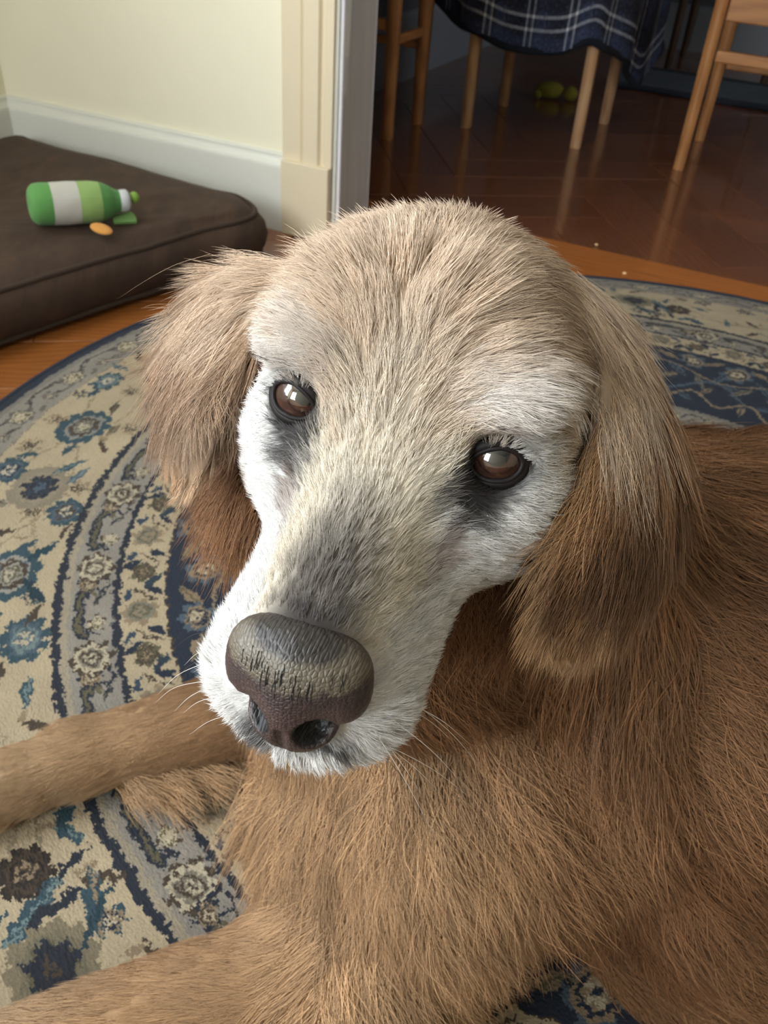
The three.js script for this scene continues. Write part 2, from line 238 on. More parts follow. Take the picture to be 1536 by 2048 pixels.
  leaf(185.6, 0.688, 0.05, 0.013, 0.6, C.teal, C.teal2); leaf(184.2, 0.672, 0.04, 0.012, 0.3, C.slate, C.teal2); leaf(197, 0.703, 0.04, 0.012, -0.3, C.brown, C.olive); leaf(193, 0.676, 0.036, 0.01, 0.1, C.olive, C.tan);
  rosette(141.3, 0.7, 0.023, ['#33281f', '#4b3c2d', '#2c231c', C.tan], 9, 0.85); rosette(135, 0.71, 0.036, ['#8f8266', '#7f765d', C.olive, C.tan], 11, 0.75); rosette(135, 0.71, 0.021, [C.line, '#23262f', C.line, C.brown], 7, 0.8);
  leaf(138.8, 0.703, 0.07, 0.014, 1.05, C.teal, C.teal2); leaf(138.2, 0.69, 0.05, 0.012, 1.5, C.line); leaf(136.9, 0.668, 0.06, 0.016, 0.3, C.teal, C.tan); leaf(136.2, 0.672, 0.055, 0.008, 0.9, '#2b434d'); leaf(143.9, 0.66, 0.035, 0.015, 0.4, '#32505a'); leaf(140.4, 0.668, 0.03, 0.01, 1.2, C.line); leaf(155.7, 0.666, 0.04, 0.014, 0.2, C.teal, C.teal2);
  // outer guard
  for (let k = 0; k < 9; k++) { const th = T0 + 3 + k * 8; rosette(th, 0.797, 0.0205, ['#6f685c', C.light, C.olive, C.light], 8, 0.72); rosette(th + 4.2, 0.793, 0.012, ['#6f685c', C.grey, C.brown, C.light], 6, 0.8); stroke([[th + 1.6, 0.8], [th + 2.6, 0.81], [th + 4, 0.813], [th + 6, 0.811], [th + 7, 0.804]], 0.0042, '#4b4740'); leaf(th + 5.8, 0.788, 0.028, 0.007, 0.3, '#565046'); leaf(th + 2.2, 0.784, 0.024, 0.006, -0.4, '#77705f'); }
  stroke([...Array(147)].map((_, i) => [T0 - 0.5 + i * 0.5, 0.7745]), 0.0022, '#8b8373');
  // woven look: knots of one tone with wandering edges
  const sd = c.getImageData(0, 0, W, H).data, K = 4, nx = W / K, ny = H / K;
  const tex = (() => {
    const d = new Uint8Array(W * H * 4), rr = rng(9);
    for (let j = 0; j < ny; j++) for (let i = 0; i < nx; i++) {
      const dx = 13 * noise(i * 0.17, j * 0.17, 3.1) + 8 * noise(i * 0.45, j * 0.45, 5.5) + 6 * (rr() - 0.5), dy = 13 * noise(i * 0.17, j * 0.17, 8.7) + 8 * noise(i * 0.45, j * 0.45, 1.5) + 6 * (rr() - 0.5);
      const x = (Math.round(i * K + dx) + 2 * W) % W, y = clamp(Math.round(j * K + dy), 0, H - 1), s = (y * W + x) * 4, worn = 0.93 + 0.1 * fbm(i * 0.03, j * 0.03, 2.2, 3);
      for (let b = 0; b < K; b++) for (let a = 0; a < K; a++) { const q = ((H - 1 - (j * K + b)) * W + i * K + a) * 4, v = worn + (rr() - 0.5) * 0.22; for (let ch = 0; ch < 3; ch++) d[q + ch] = clamp(sd[s + ch] * v + 6, 0, 255); d[q + 3] = 255; }
    }
    const t = new THREE.DataTexture(d, W, H); t.colorSpace = THREE.SRGBColorSpace; t.magFilter = THREE.LinearFilter; t.wrapS = t.wrapT = THREE.RepeatWrapping; t.needsUpdate = true; return t;
  })();
  const pr = rng(4), pile = dataTex(256, 256, (x, y) => { const v = 60 + pr() * 195; return [v, v, v]; }, false); pile.repeat.set(2, 2.2);
  const rug = thing('round_rug', 'round oriental rug with navy edge, cream flower ring and navy centre under the lying dog', 'rug', V3(RUGC.x, 0, RUGC.z));
  const redge = (t) => { const a = ((t % 360) + 360) % 360; return 0.845 - 0.045 * Math.exp(-(((a - 268) / 22) ** 2)) - 0.015 * Math.exp(-(((a - 300) / 25) ** 2)); };
  const seg = 250, radii = [0, 0.1, 0.2, 0.28, 0.36, 0.42, 0.48, 0.536, 0.585, 0.641, 0.7, 0.775, 0.818, 0.84], pos = [], uvs = [], idx = [], hgt = (t, k) => 0.0085 + 0.0012 * noise(Math.cos(t * DEG) * k * 9, Math.sin(t * DEG) * k * 9, 4);
  for (let i = 0; i <= seg; i++) { const t = T0 + (360 * i) / seg; radii.forEach((q) => { const k = q <= 0.7 ? q : 0.7 + ((q - 0.7) / 0.14) * (redge(t) - 0.7); pos.push(Math.cos(t * DEG) * k, q === 0.84 ? 0.006 : hgt(t, k), Math.sin(t * DEG) * k); uvs.push((i / seg) * 5, (q - R0) / (R1 - R0)); }); }
  const n = radii.length; for (let i = 0; i < seg; i++) for (let j = 0; j < n - 1; j++) { const a = i * n + j, b = a + n; idx.push(a, b, a + 1, b, b + 1, a + 1); }
  const g = new THREE.BufferGeometry(); g.setAttribute('position', new THREE.Float32BufferAttribute(pos, 3)); g.setAttribute('uv', new THREE.Float32BufferAttribute(uvs, 2)); g.setIndex(idx); g.computeVertexNormals();
  if (g.attributes.normal.getY(5) < 0) { for (let i = 0; i < idx.length; i += 3) { const q = idx[i + 1]; idx[i + 1] = idx[i + 2]; idx[i + 2] = q; } g.setIndex(idx); g.computeVertexNormals(); }
  obj('woven_field', g, phys({ map: tex, color: new THREE.Color(0.6, 0.6, 0.62), roughness: 0.95, bumpMap: pile, bumpScale: 0.0008, sheen: 0.25, sheenRoughness: 0.6, sheenColor: new THREE.Color(0.5, 0.48, 0.45) }), rug);
  const path = []; for (let i = 0; i < 120; i++) { const t = i * 3, k = redge(t) + 0.002; path.push(V3(Math.cos(t * DEG) * k, 0.0045, Math.sin(t * DEG) * k)); }
  const bind = new THREE.TubeGeometry(new THREE.CatmullRomCurve3(path, true), 360, 0.0055, 6, true); bind.scale(1, 0.8, 1);
  obj('bound_edge', bind, std({ color: lin(32, 37, 50), roughness: 0.95 }), rug);
}

// ---------------------------------------------------------------- dog bed and toy
{
  const A = V3(-0.27, 0, -1.52), B = V3(-0.572, 0, -1.125), C = V3(-0.86, 0, -0.72), D = uv(-1.47, 0, -0.35), E2 = uv(-1.49, 0, -1.405), A2 = V3(-0.315, 0, -1.61);
  const crv = new THREE.CatmullRomCurve3([A, A.clone().lerp(B, 0.3), A.clone().lerp(B, 0.7), B, B.clone().lerp(C, 0.5), C, C.clone().lerp(D, 0.08), C.clone().lerp(D, 0.5), D.clone().lerp(C, 0.1), D, D.clone().lerp(E2, 0.1), D.clone().lerp(E2, 0.5), E2.clone().lerp(D, 0.08), E2, E2.clone().lerp(A2, 0.08), E2.clone().lerp(A2, 0.5), A2.clone().lerp(E2, 0.1), A2], true, 'centripetal');
  const N = 220, pts = crv.getSpacedPoints(N).slice(0, N), mid = V3(0, 0, 0); pts.forEach((p) => mid.addScaledVector(p, 1 / N));
  const prof = [[-0.02, 0.004], [0.004, 0.012], [0.014, 0.03], [0.017, 0.048], [0.013, 0.066], [0.002, 0.08], [-0.008, 0.084], [-0.02, 0.094], [-0.05, 0.1], [-0.12, 0.102]];
  const pos = [], idx = [], u = [];
  const nrm = pts.map((p, i) => { const a = pts[(i + 1) % N].clone().sub(pts[(i + N - 1) % N]).normalize(); const n = V3(a.z, 0, -a.x); if (n.dot(p.clone().sub(mid)) < 0) n.negate(); return n; });
  const push = (x, y, z, k) => { pos.push(x, y, z); u.push(x * 3, z * 3 + y * 3); void k; };
  for (let j = 0; j < prof.length; j++) for (let i = 0; i < N; i++) { const [o, y] = prof[j], w = (j > 1 ? 0.006 : 0.002) * fbm(pts[i].x * 7, pts[i].z * 7, j * 0.3, 3), q0 = pts[i].clone(), p = o < -0.03 ? q0.lerp(mid, (-o) / q0.distanceTo(mid)) : q0.addScaledVector(nrm[i], o + w); push(p.x, y + (j > 3 ? 0.006 * fbm(p.x * 5, p.z * 5, 7, 3) : 0), p.z); }
  const R = 8; for (let j = 1; j <= R; j++) for (let i = 0; i < N; i++) { const base = pts[i].clone(); base.lerp(mid, 0.12 / base.distanceTo(mid)); const p = base.lerp(mid, j / R); push(p.x, 0.102 + 0.012 * fbm(p.x * 4, p.z * 4, 7, 3) * (1 - j / R + 0.5) + 0.003 * fbm(p.x * 25, p.z * 11, 3, 2), p.z); }
  const rows = prof.length + R; for (let j = 0; j < rows - 1; j++) for (let i = 0; i < N; i++) { const a = j * N + i, b = j * N + ((i + 1) % N); idx.push(a, a + N, b, b, a + N, b + N); }
  const g = new THREE.BufferGeometry(); g.setAttribute('position', new THREE.Float32BufferAttribute(pos, 3)); g.setAttribute('uv', new THREE.Float32BufferAttribute(u, 2)); g.setIndex(idx); g.computeVertexNormals();
  { const c = (prof.length + 2) * N; if (g.attributes.normal.getY(c) < 0) { for (let i = 0; i < idx.length; i += 3) { const t = idx[i]; idx[i] = idx[i + 1]; idx[i + 1] = t; } g.setIndex(idx); g.computeVertexNormals(); } }
  const nap = dataTex(256, 256, (x, y) => { const k = 0.82 + 0.3 * fbm(x * 9, y * 5, 5, 4) + 0.1 * fbm(x * 60, y * 60, 2, 2); return [98 * k, 72 * k, 52 * k]; });
  const plush = phys({ map: nap, roughness: 0.9, color: new THREE.Color(0.62, 0.6, 0.6), sheen: 0.3, sheenRoughness: 0.5, sheenColor: new THREE.Color(0.25, 0.2, 0.16), bumpMap: nap, bumpScale: 0.004 });
  const bed = thing('dog_bed', 'flat brown plush dog bed with boxed sides and piped seam against the cream wall', 'dog bed', V3(mid.x, 0, mid.z));
  const shift = (geo) => geo.translate(-mid.x, 0, -mid.z);
  obj('cushion', shift(g), plush, bed);
  const seam = (o, y, rad) => { const c2 = new THREE.CatmullRomCurve3(pts.map((p, i) => { const q = p.clone().addScaledVector(nrm[i], o + 0.006 * fbm(p.x * 7, p.z * 7, 1.5, 3)); q.y = y + 0.006 * fbm(q.x * 5, q.z * 5, 7, 3); return q; }), true); return shift(new THREE.TubeGeometry(c2, 400, rad, 6, true)); };
  const pipe = std({ color: lin(58, 43, 32), roughness: 0.95 });
  obj('piping', seam(-0.004, 0.083, 0.0055), pipe, bed); obj('piping', seam(0.004, 0.012, 0.005), pipe, bed);
  // plush bottle toy lying on the bed
  const top = 0.109, a = V3(-0.592, top + 0.034, -1.318), b = V3(-0.448, top + 0.026, -1.4), ax = b.clone().sub(a), L = 0.172; ax.normalize();
  const toy = thing('bottle_toy', 'green and white plush bottle toy lying on the brown dog bed', 'dog toy', V3(a.x, top, a.z));
  const rot = new THREE.Quaternion().setFromUnitVectors(V3(0, 1, 0), ax);
  const lathe = (p, m, name) => { const o = obj(name, new THREE.LatheGeometry(new THREE.SplineCurve(p.map(([r, y]) => new THREE.Vector2(r, y))).getPoints(28), 40), m, toy); const pa = o.geometry.attributes.position; for (let i = 0; i < pa.count; i++) { const k = 1 + 0.035 * fbm(pa.getX(i) * 40, pa.getY(i) * 40, pa.getZ(i) * 40, 2); pa.setX(i, pa.getX(i) * k); pa.setZ(i, pa.getZ(i) * k); } o.geometry.computeVertexNormals(); o.position.set(0, 0.034, 0); o.quaternion.copy(rot); return o; };
  const cl = (r, gg, bb) => phys({ color: lin(r, gg, bb).multiplyScalar(0.75), roughness: 0.95, sheen: 0.5, sheenColor: new THREE.Color(0.4, 0.4, 0.4), bumpMap: nap, bumpScale: 0.002 });
  lathe([[0.0005, 0.002], [0.018, 0.0], [0.028, 0.006], [0.0315, 0.016], [0.032, 0.034]], cl(104, 166, 88), 'base');
  lathe([[0.032, 0.033], [0.0328, 0.05], [0.0325, 0.074]], cl(214, 210, 198), 'label_band');
  lathe([[0.0324, 0.073], [0.0325, 0.09], [0.0305, 0.108]], cl(158, 192, 112), 'shoulder');
  lathe([[0.0306, 0.107], [0.026, 0.12], [0.019, 0.132], [0.0165, 0.14]], cl(94, 156, 82), 'neck');
  lathe([[0.0166, 0.1385], [0.0175, 0.146], [0.0165, 0.152], [0.011, 0.156], [0.0004, 0.157]], cl(220, 220, 222), 'cap');
  const cork = obj('cork', new THREE.SphereGeometry(0.0085, 18, 14).scale(1, 1.15, 1), cl(140, 176, 72), toy); cork.position.set(0, 0.038, 0).addScaledVector(ax, 0.164);
  const fs = new THREE.Shape(); fs.moveTo(-0.016, 0); fs.lineTo(0.018, -0.003); fs.quadraticCurveTo(0.021, 0.012, 0.015, 0.02); fs.lineTo(-0.014, 0.016);
  const flap = obj('tag', new THREE.ExtrudeGeometry(fs, { depth: 0.004, bevelSize: 0.001, bevelThickness: 0.001, bevelSegments: 2 }).rotateX(-1.25), cl(118, 160, 84), toy); flap.position.set(0, 0.004, 0.02).addScaledVector(ax, 0.15); flap.rotation.y = 0.5;
  const oc = obj('patch', new THREE.SphereGeometry(1, 24, 16).scale(0.0185, 0.0045, 0.0105), cl(226, 158, 78), toy); oc.position.set(0.112, 0.007, 0.006); oc.rotation.set(0.35, -0.25, -0.12);
}

// ---------------------------------------------------------------- dining room things
function chair(label, u, v, m, opt = {}) { // u, v: the near left leg; legs stand 0.36 apart, 0.345 deep
  const w = opt.w ?? 0.36, d = opt.d ?? 0.345, t = 0.034, t0 = thing('wooden_chair', label, 'chair', uv(u + w / 2, 0, v - d / 2), RT, opt.group);
  const leg = (x, z, h, name) => { const s = new THREE.CylinderGeometry(t * 0.707, t * 0.52, h, 4, 6).rotateY(Math.PI / 4).translate(x, h / 2, z); planarUV(s, [2, 0, 2], [0, 1, 0]); return obj(name, s, m, t0); };
  const bar = (name, ww, hh, dd, x, y, z) => obj(name, planarUV(rbox(ww, hh, dd, 0.004, x, y, z), ww > dd ? [0, 3, 0] : [0, 3, 0], ww > dd ? [1, 0, 0.2] : [0.2, 0, 1]), m, t0);
  leg(-w / 2, d / 2, 0.92, 'leg'); leg(w / 2, d / 2, 0.92, 'leg'); leg(-w / 2, -d / 2, 0.43, 'leg'); leg(w / 2, -d / 2, 0.43, 'leg');
  bar('seat', w + 0.05, 0.022, d + 0.03, 0, 0.443, -0.01);
  bar('apron', w - t, 0.085, 0.018, 0, 0.385, d / 2); bar('apron', w - t, 0.06, 0.018, 0, 0.4, -d / 2); bar('apron', 0.018, 0.06, d - t, -w / 2, 0.4, 0); bar('apron', 0.018, 0.06, d - t, w / 2, 0.4, 0);
  if (!opt.plain) { bar('stretcher', w - t, 0.026, 0.018, 0, 0.268, d / 2); bar('stretcher', w - t, 0.02, 0.016, 0, 0.2, -d / 2); bar('stretcher', 0.016, 0.022, d - t, w / 2, 0.235, 0); }
  bar('back_rail', w - t, 0.09, 0.018, 0, 0.86, d / 2); bar('back_rail', w - t, 0.05, 0.016, 0, 0.66, d / 2);
  return t0;
}
chair('light brown wooden chair with stretcher, standing bare at the right of the plaid cloth', -0.261, -2.44, chairWood);
chair('pale legged wooden chair hung with a navy plaid cloth', -0.868, -2.462, paleWood, { w: 0.322, d: 0.325, plain: true });
chair('dim brown wooden chair half hidden behind the door jamb', -1.285, -2.2, chairWood, { w: 0.29, d: 0.2 });
chair('dark stained chair standing deep in the dining room before the far wall', -0.545, -3.8, darkWood, { plain: true });
{ // plaid cloth hung over the chair
  const ft = canvasTex(1024, 1024, (c, W, H) => {
    c.fillStyle = '#20263c'; c.fillRect(0, 0, W, H);
    const band = (x, w, col, h) => { c.fillStyle = col; if (h) c.fillRect(0, x, W, w); else c.fillRect(x, 0, w, H); };
    for (const h of [0, 1]) { band(0, 260, 'rgba(12,14,24,0.45)', h); band(560, 230, 'rgba(52,64,104,0.45)', h); }
    for (const h of [0, 1]) for (const x of [300, 452]) band(x, 40, 'rgba(205,208,214,0.62)', h);
    c.fillStyle = '#e6e6e6'; for (const x of [300, 452]) for (const y of [300, 452]) c.fillRect(x, y, 40, 40);
    const r = rng(3); for (let i = 0; i < 9000; i++) { c.fillStyle = `rgba(${r() < 0.5 ? '0,0,0' : '180,180,200'},0.07)`; c.fillRect(r() * W, r() * H, r() < 0.5 ? 30 : 4, r() < 0.5 ? 4 : 30); }
  });
  const cloth = std({ map: ft, roughness: 0.95, side: THREE.DoubleSide });
  const t = thing('plaid_cloth', 'navy plaid cloth with white double lines hung over a pale legged chair', 'blanket', uv(-0.7, 0, -2.6), RT);
  // path round the chair: [u, v, hem height], local to the thing
  const P = [[-1.24, -2.82, 0.31], [-1.13, -2.72, 0.29], [-1.01, -2.58, 0.265], [-0.92, -2.47, 0.25], [-0.85, -2.425, 0.245], [-0.78, -2.42, 0.225], [-0.7, -2.418, 0.222], [-0.62, -2.42, 0.232], [-0.55, -2.424, 0.262], [-0.518, -2.44, 0.25], [-0.5, -2.49, 0.235], [-0.478, -2.56, 0.21], [-0.488, -2.64, 0.17], [-0.462, -2.72, 0.125], [-0.466, -2.79, 0.15], [-0.44, -2.86, 0.2], [-0.47, -2.93, 0.235]];
  const cu = new THREE.CatmullRomCurve3(P.map(([u, v, h]) => V3(u + 0.7, h, v + 2.6))), N = 150, M = 26, TOP = 0.9, pos = [], us = [], idx = []; let s = 0, prev = null;
  for (let i = 0; i <= N; i++) { const p = cu.getPoint(i / N); if (prev) s += Math.hypot(p.x - prev.x, p.z - prev.z); prev = p; const tan = cu.getTangent(i / N), n = V3(-tan.z, 0, tan.x).normalize(); for (let j = 0; j <= M; j++) { const k = j / M, y = lerp(p.y, TOP, k), f = (1 - k) * (1 - k) * (0.012 * Math.sin(s * 26) + 0.008 * noise(s * 9, y * 4)); pos.push(p.x + n.x * f, y, p.z + n.z * f); us.push(s / 0.112 + 0.18, (y - p.y) / 0.2 + 0.3 - 0.42 * 0); } }
  for (let i = 0; i < N; i++) for (let j = 0; j < M; j++) { const q = i * (M + 1) + j; idx.push(q, q + M + 1, q + 1, q + 1, q + M + 1, q + M + 2); }
  const g = new THREE.BufferGeometry(); g.setAttribute('position', new THREE.Float32BufferAttribute(pos, 3)); g.setAttribute('uv', new THREE.Float32BufferAttribute(us, 2)); g.setIndex(idx); g.computeVertexNormals();
  obj('hanging_panel', g, cloth, t);
  obj('top_panel', planarUV(rbox(0.5, 0.006, 0.36, 0.002, 0, 0.95, 0.0), [8, 0, 0], [0, 0, 8]), cloth, t);
  const hp = []; for (let i = 0; i <= 90; i++) { const p = cu.getPoint(i / 90); hp.push(p); }
  obj('hem', new THREE.TubeGeometry(new THREE.CatmullRomCurve3(hp), 180, 0.009, 6), std({ color: lin(20, 24, 36), roughness: 1 }), t);
}
{ // far rug
  const tx = dataTex(256, 128, (x, y) => { const e = Math.min(y, 1 - y), k = 0.5 + 0.5 * fbm(x * 22, y * 9, 3, 3); return e < 0.14 ? [34, 38, 48] : [62 + 26 * k, 69 + 26 * k, 78 + 24 * k]; });
  const r = inRoom(obj('runner_rug', planarUV(rbox(1.75, 0.01, 0.44, 0.004), [0.57, 0, 0], [0, 0, 2.27]), std({ map: tx, roughness: 1 })), 0.2, 0.006, -3.545); uvScale(r.geometry, 1, 1, 0.5, 0.5); tag(r, 'long blue grey rug with dark border on the dining room floor', 'rug');
}
{ // yellow toy under the chair
  const t = thing('plush_toy', 'small yellow green toy lying in the dark behind the plaid hung chair', 'dog toy', V3(0.452, 0, -3.06));
  const y = std({ color: lin(120, 112, 34), roughness: 0.95 }), lump = (n, r, x, yy, z, sx = 1, sy = 1) => { const g = new THREE.IcosahedronGeometry(r, 4), p = g.attributes.position; for (let i = 0; i < p.count; i++) { const q = V3(p.getX(i), p.getY(i), p.getZ(i)), k = 1 + 0.12 * fbm(q.x * 30 + x * 9, q.y * 30, q.z * 30, 2); p.setXYZ(i, q.x * k * sx, q.y * k * sy, q.z * k); } g.computeVertexNormals(); g.translate(x, yy, z); return obj(n, g, y, t); };
  lump('body', 0.032, -0.02, 0.026, 0, 1.4, 0.8); lump('head', 0.024, 0.045, 0.022, 0.012, 1, 0.9); lump('ear', 0.014, -0.062, 0.014, 0.016);
}
for (const [px, pz, s, l] of [[0.391, -1.735, 1, 'tiny pale crumb on the light threshold board, the one farther from the rug'], [0.424, -1.592, 1.1, 'tiny pale crumb on the light threshold board beside the rug edge']]) { const o = obj('crumb', new THREE.DodecahedronGeometry(0.0032 * s, 1).scale(1.2, 0.7, 1), std({ color: lin(226, 190, 140), roughness: 0.5 })); o.position.set(px, 0.003, pz); tag(o, l, 'crumb'); }

// ---------------------------------------------------------------- the dog
{
  const BASE = V3(0.16, 0, -0.42), dog = thing('dog', 'old golden retriever with a whitened face lying on the round rug, looking up', 'dog', BASE);
  const sub = (name, geo, m, parent = dog) => { const o = obj(name, geo, m, parent); if (parent === dog) o.position.copy(BASE).negate(); return o; };
  // head frame, centimetres: x to the dog's left, y up, z along the muzzle; origin between the eyes
  const HX = V3(0.9649, -0.0305, 0.2607), HY = V3(0.0142, 0.9978, 0.0642), HZ = V3(-0.2621, -0.0583, 0.9633), HT = V3(0.0004, 0.4561, -0.2561);
  const headM = new THREE.Matrix4().makeBasis(HX.clone().multiplyScalar(0.01), HY.clone().multiplyScalar(0.01), HZ.clone().multiplyScalar(0.01)).setPosition(HT), headI = headM.clone().invert();
  const toHead = (p) => p.clone().applyMatrix4(headI), dirW = (x, y, z) => V3(0, 0, 0).addScaledVector(HX, x).addScaledVector(HY, y).addScaledVector(HZ, z);
  // signed distances
  const smin = (a, b, k) => { const h = Math.max(k - Math.abs(a - b), 0) / k; return Math.min(a, b) - h * h * k * 0.25; };
  const smax = (a, b, k) => -smin(-a, -b, k);
  const ell = (x, y, z, cx, cy, cz, rx, ry, rz) => { const a = (x - cx) / rx, b = (y - cy) / ry, c = (z - cz) / rz, k0 = Math.sqrt(a * a + b * b + c * c), k1 = Math.sqrt((a / rx) ** 2 + (b / ry) ** 2 + (c / rz) ** 2); return k1 < 1e-9 ? -Math.min(rx, ry, rz) : (k0 * (k0 - 1)) / k1; };
  const cap = (x, y, z, a, b, ra, rb) => { const dx = b[0] - a[0], dy = b[1] - a[1], dz = b[2] - a[2], t = clamp(((x - a[0]) * dx + (y - a[1]) * dy + (z - a[2]) * dz) / (dx * dx + dy * dy + dz * dz), 0, 1); return Math.hypot(x - a[0] - dx * t, y - a[1] - dy * t, z - a[2] - dz * t) - lerp(ra, rb, t); };
  function surfaceNet(f, lo, hi, h) {
    const n = [0, 1, 2].map((i) => Math.ceil((hi[i] - lo[i]) / h) + 1), [nx, ny, nz] = n, v = new Float32Array(nx * ny * nz), id = (i, j, k) => i + nx * (j + ny * k);
    for (let k = 0; k < nz; k++) for (let j = 0; j < ny; j++) for (let i = 0; i < nx; i++) v[id(i, j, k)] = f(lo[0] + i * h, lo[1] + j * h, lo[2] + k * h);
    const vert = new Int32Array(nx * ny * nz).fill(-1), pos = [], idx = [];
    for (let k = 0; k < nz - 1; k++) for (let j = 0; j < ny - 1; j++) for (let i = 0; i < nx - 1; i++) {
      let c = 0, sx = 0, sy = 0, sz = 0, m = 0; const q = [];
      for (let b = 0; b < 8; b++) { const w = v[id(i + (b & 1), j + ((b >> 1) & 1), k + (b >> 2))]; q.push(w); if (w < 0) m++; }
      if (m === 0 || m === 8) continue;
      for (let a = 0; a < 8; a++) for (const ax of [1, 2, 4]) { if (a & ax) continue; const b = a | ax, va = q[a], vb = q[b]; if (va < 0 === vb < 0) continue; const t = va / (va - vb); sx += (a & 1) + (ax === 1 ? t : 0); sy += ((a >> 1) & 1) + (ax === 2 ? t : 0); sz += (a >> 2) + (ax === 4 ? t : 0); c++; }
      vert[id(i, j, k)] = pos.length / 3; pos.push(lo[0] + (i + sx / c) * h, lo[1] + (j + sy / c) * h, lo[2] + (k + sz / c) * h);
    }
    for (let k = 1; k < nz - 1; k++) for (let j = 1; j < ny - 1; j++) for (let i = 1; i < nx - 1; i++) {
      const v0 = v[id(i, j, k)]; const quad = (a, b, c, d, flip) => { if (a < 0 || b < 0 || c < 0 || d < 0) return; if (flip) idx.push(a, c, b, a, d, c); else idx.push(a, b, c, a, c, d); };
      if (v0 < 0 !== v[id(i + 1, j, k)] < 0) quad(vert[id(i, j - 1, k - 1)], vert[id(i, j, k - 1)], vert[id(i, j, k)], vert[id(i, j - 1, k)], v0 >= 0);
      if (v0 < 0 !== v[id(i, j + 1, k)] < 0) quad(vert[id(i - 1, j, k - 1)], vert[id(i - 1, j, k)], vert[id(i, j, k)], vert[id(i, j, k - 1)], v0 >= 0);
      if (v0 < 0 !== v[id(i, j, k + 1)] < 0) quad(vert[id(i - 1, j - 1, k)], vert[id(i, j - 1, k)], vert[id(i, j, k)], vert[id(i - 1, j, k)], v0 >= 0);
    }
    const nrm = new Float32Array(pos.length), e = h * 0.4;
    for (let a = 0; a < pos.length; a += 3) { let [x, y, z] = [pos[a], pos[a + 1], pos[a + 2]]; for (let s = 0; s < 2; s++) { const gx = f(x + e, y, z) - f(x - e, y, z), gy = f(x, y + e, z) - f(x, y - e, z), gz = f(x, y, z + e) - f(x, y, z - e), l = Math.hypot(gx, gy, gz) || 1; nrm[a] = gx / l; nrm[a + 1] = gy / l; nrm[a + 2] = gz / l; if (!s) { const d = clamp(f(x, y, z), -h, h); x -= (gx / l) * d; y -= (gy / l) * d; z -= (gz / l) * d; pos[a] = x; pos[a + 1] = y; pos[a + 2] = z; } } }
    const g = new THREE.BufferGeometry(); g.setAttribute('position', new THREE.Float32BufferAttribute(pos, 3)); g.setAttribute('normal', new THREE.BufferAttribute(nrm, 3)); g.setIndex(idx); return g;
  }
  const EYES = [{ s: -1, c: [-3.9, 0.4, 0] }, { s: 1, c: [3.95, -0.12, 0] }];
  for (const e of EYES) { e.axis = V3(0.22 * e.s, 0.42, 0.88).normalize(); e.ball = V3(...e.c).addScaledVector(e.axis, -1.05); }
  const NECK0 = [0.0, -1.5, -7.5], nb = toHead(V3(0.1, 0.25, -0.4)), NECK1 = [nb.x, nb.y, nb.z];
  function headSDF(x, y, z) {
    const ax = Math.abs(x), sk = Math.abs(x + 0.5 * sstep(y, -0.5, 4.5));
    let d = ell(sk, y, z, 0, 0.3, -4.8, 5.5, 4.55, 5.2);
    d = smin(d, ell(sk, y, z, 1.6, 2.45, -3.1, 2.4, 2.3, 2.1), 1.6);
    d = smin(d, ell(ax, y, z, 3.7, 1.9, -1.5, 1.9, 1.5, 1.5), 1.2);
    d = smin(d, ell(ax, y, z, 0, -2.3, -1.5, 4.8, 3.4, 3.8), 1.8);
    d = smin(d, ell(ax, y, z, 3.9, -3.2, -2.5, 2.6, 3.7, 3.6), 1.6);
    const xl = x + 0.35 * clamp((z - 1) / 5, 0, 1), al = Math.abs(xl);
    let m = cap(x, y, z, [0, -1.9, 0.6], [0, -3.1, 7.4], 1.65, 1.35);
    m = smin(m, cap(x, y, z, [0, -3.4, 0], [0, -4.2, 6.6], 2.9, 2.4), 1.2);
    m = smin(m, cap(al, y, z, [1.9, -4.4, 0.6], [1.7, -6.2, 6.5], 1.8, 2.05), 1.2);
    d = smin(d, m, 2.0);
    d = smin(d, cap(x, y, z, [0, -6.5, -3], [0, -7.5, 5.2], 2.5, 1.6), 1.0);
    d = smin(d, cap(x, y, z, NECK0, NECK1, 5.4, 8.5), 3.0);
    d = smin(d, ell(x, y, z, -0.2, -7.2, 7.1, 2.5, 1.6, 1.85), 0.8);
    // cleft of the upper lip
    d = smax(d, -cap(x, y, z, [0, -6.8, 9.6], [0, -9.3, 8.9], 0.12, 0.15), 0.5);
    for (const e of EYES) { const o = V3(...e.c); d = smax(d, -(Math.hypot(x - o.x - e.axis.x * 0.15, (y - o.y - e.axis.y * 0.15) * 1.08, z - o.z - e.axis.z * 0.15) - 1.12), 0.5); d = smax(d, -(Math.hypot(x - e.ball.x, y - e.ball.y, z - e.ball.z) - 1.2), 0.3); }
    return d;
  }
  // trunk and legs, metres
  const EL = [0.015, 0.066, -0.245], SH = [0.065, 0.15, -0.31], RUFA = at(705, 960, 0.43).toArray(), RUFB = at(800, 1190, 0.45).toArray();
  function bodySDF(x, y, z) {
    const c = (a, b, ra, rb) => cap(x, y, z, a, b, ra, rb);
    let d = c([0.045, 0.135, -0.4], [0.22, 0.175, -0.415], 0.115, 0.15);
    d = smin(d, c([0.22, 0.175, -0.415], [0.85, 0.17, -0.53], 0.15, 0.155), 0.05);
    d = smin(d, c([0.07, 0.24, -0.425], [0.03, 0.39, -0.335], 0.105, 0.07), 0.07);
    d = smin(d, c(RUFA, RUFB, 0.052, 0.056), 0.05);
    d = smin(d, ell(x, y, z, 0.005, 0.08, -0.315, 0.075, 0.07, 0.06), 0.04);
    d = smin(d, ell(x, y, z, 0.23, 0.085, -0.325, 0.1, 0.085, 0.085), 0.05);
    d = smin(d, c(SH, EL, 0.07, 0.05), 0.05);
    d = smin(d, c(EL, [-0.22, 0.042, -0.168], 0.05, 0.031), 0.03);
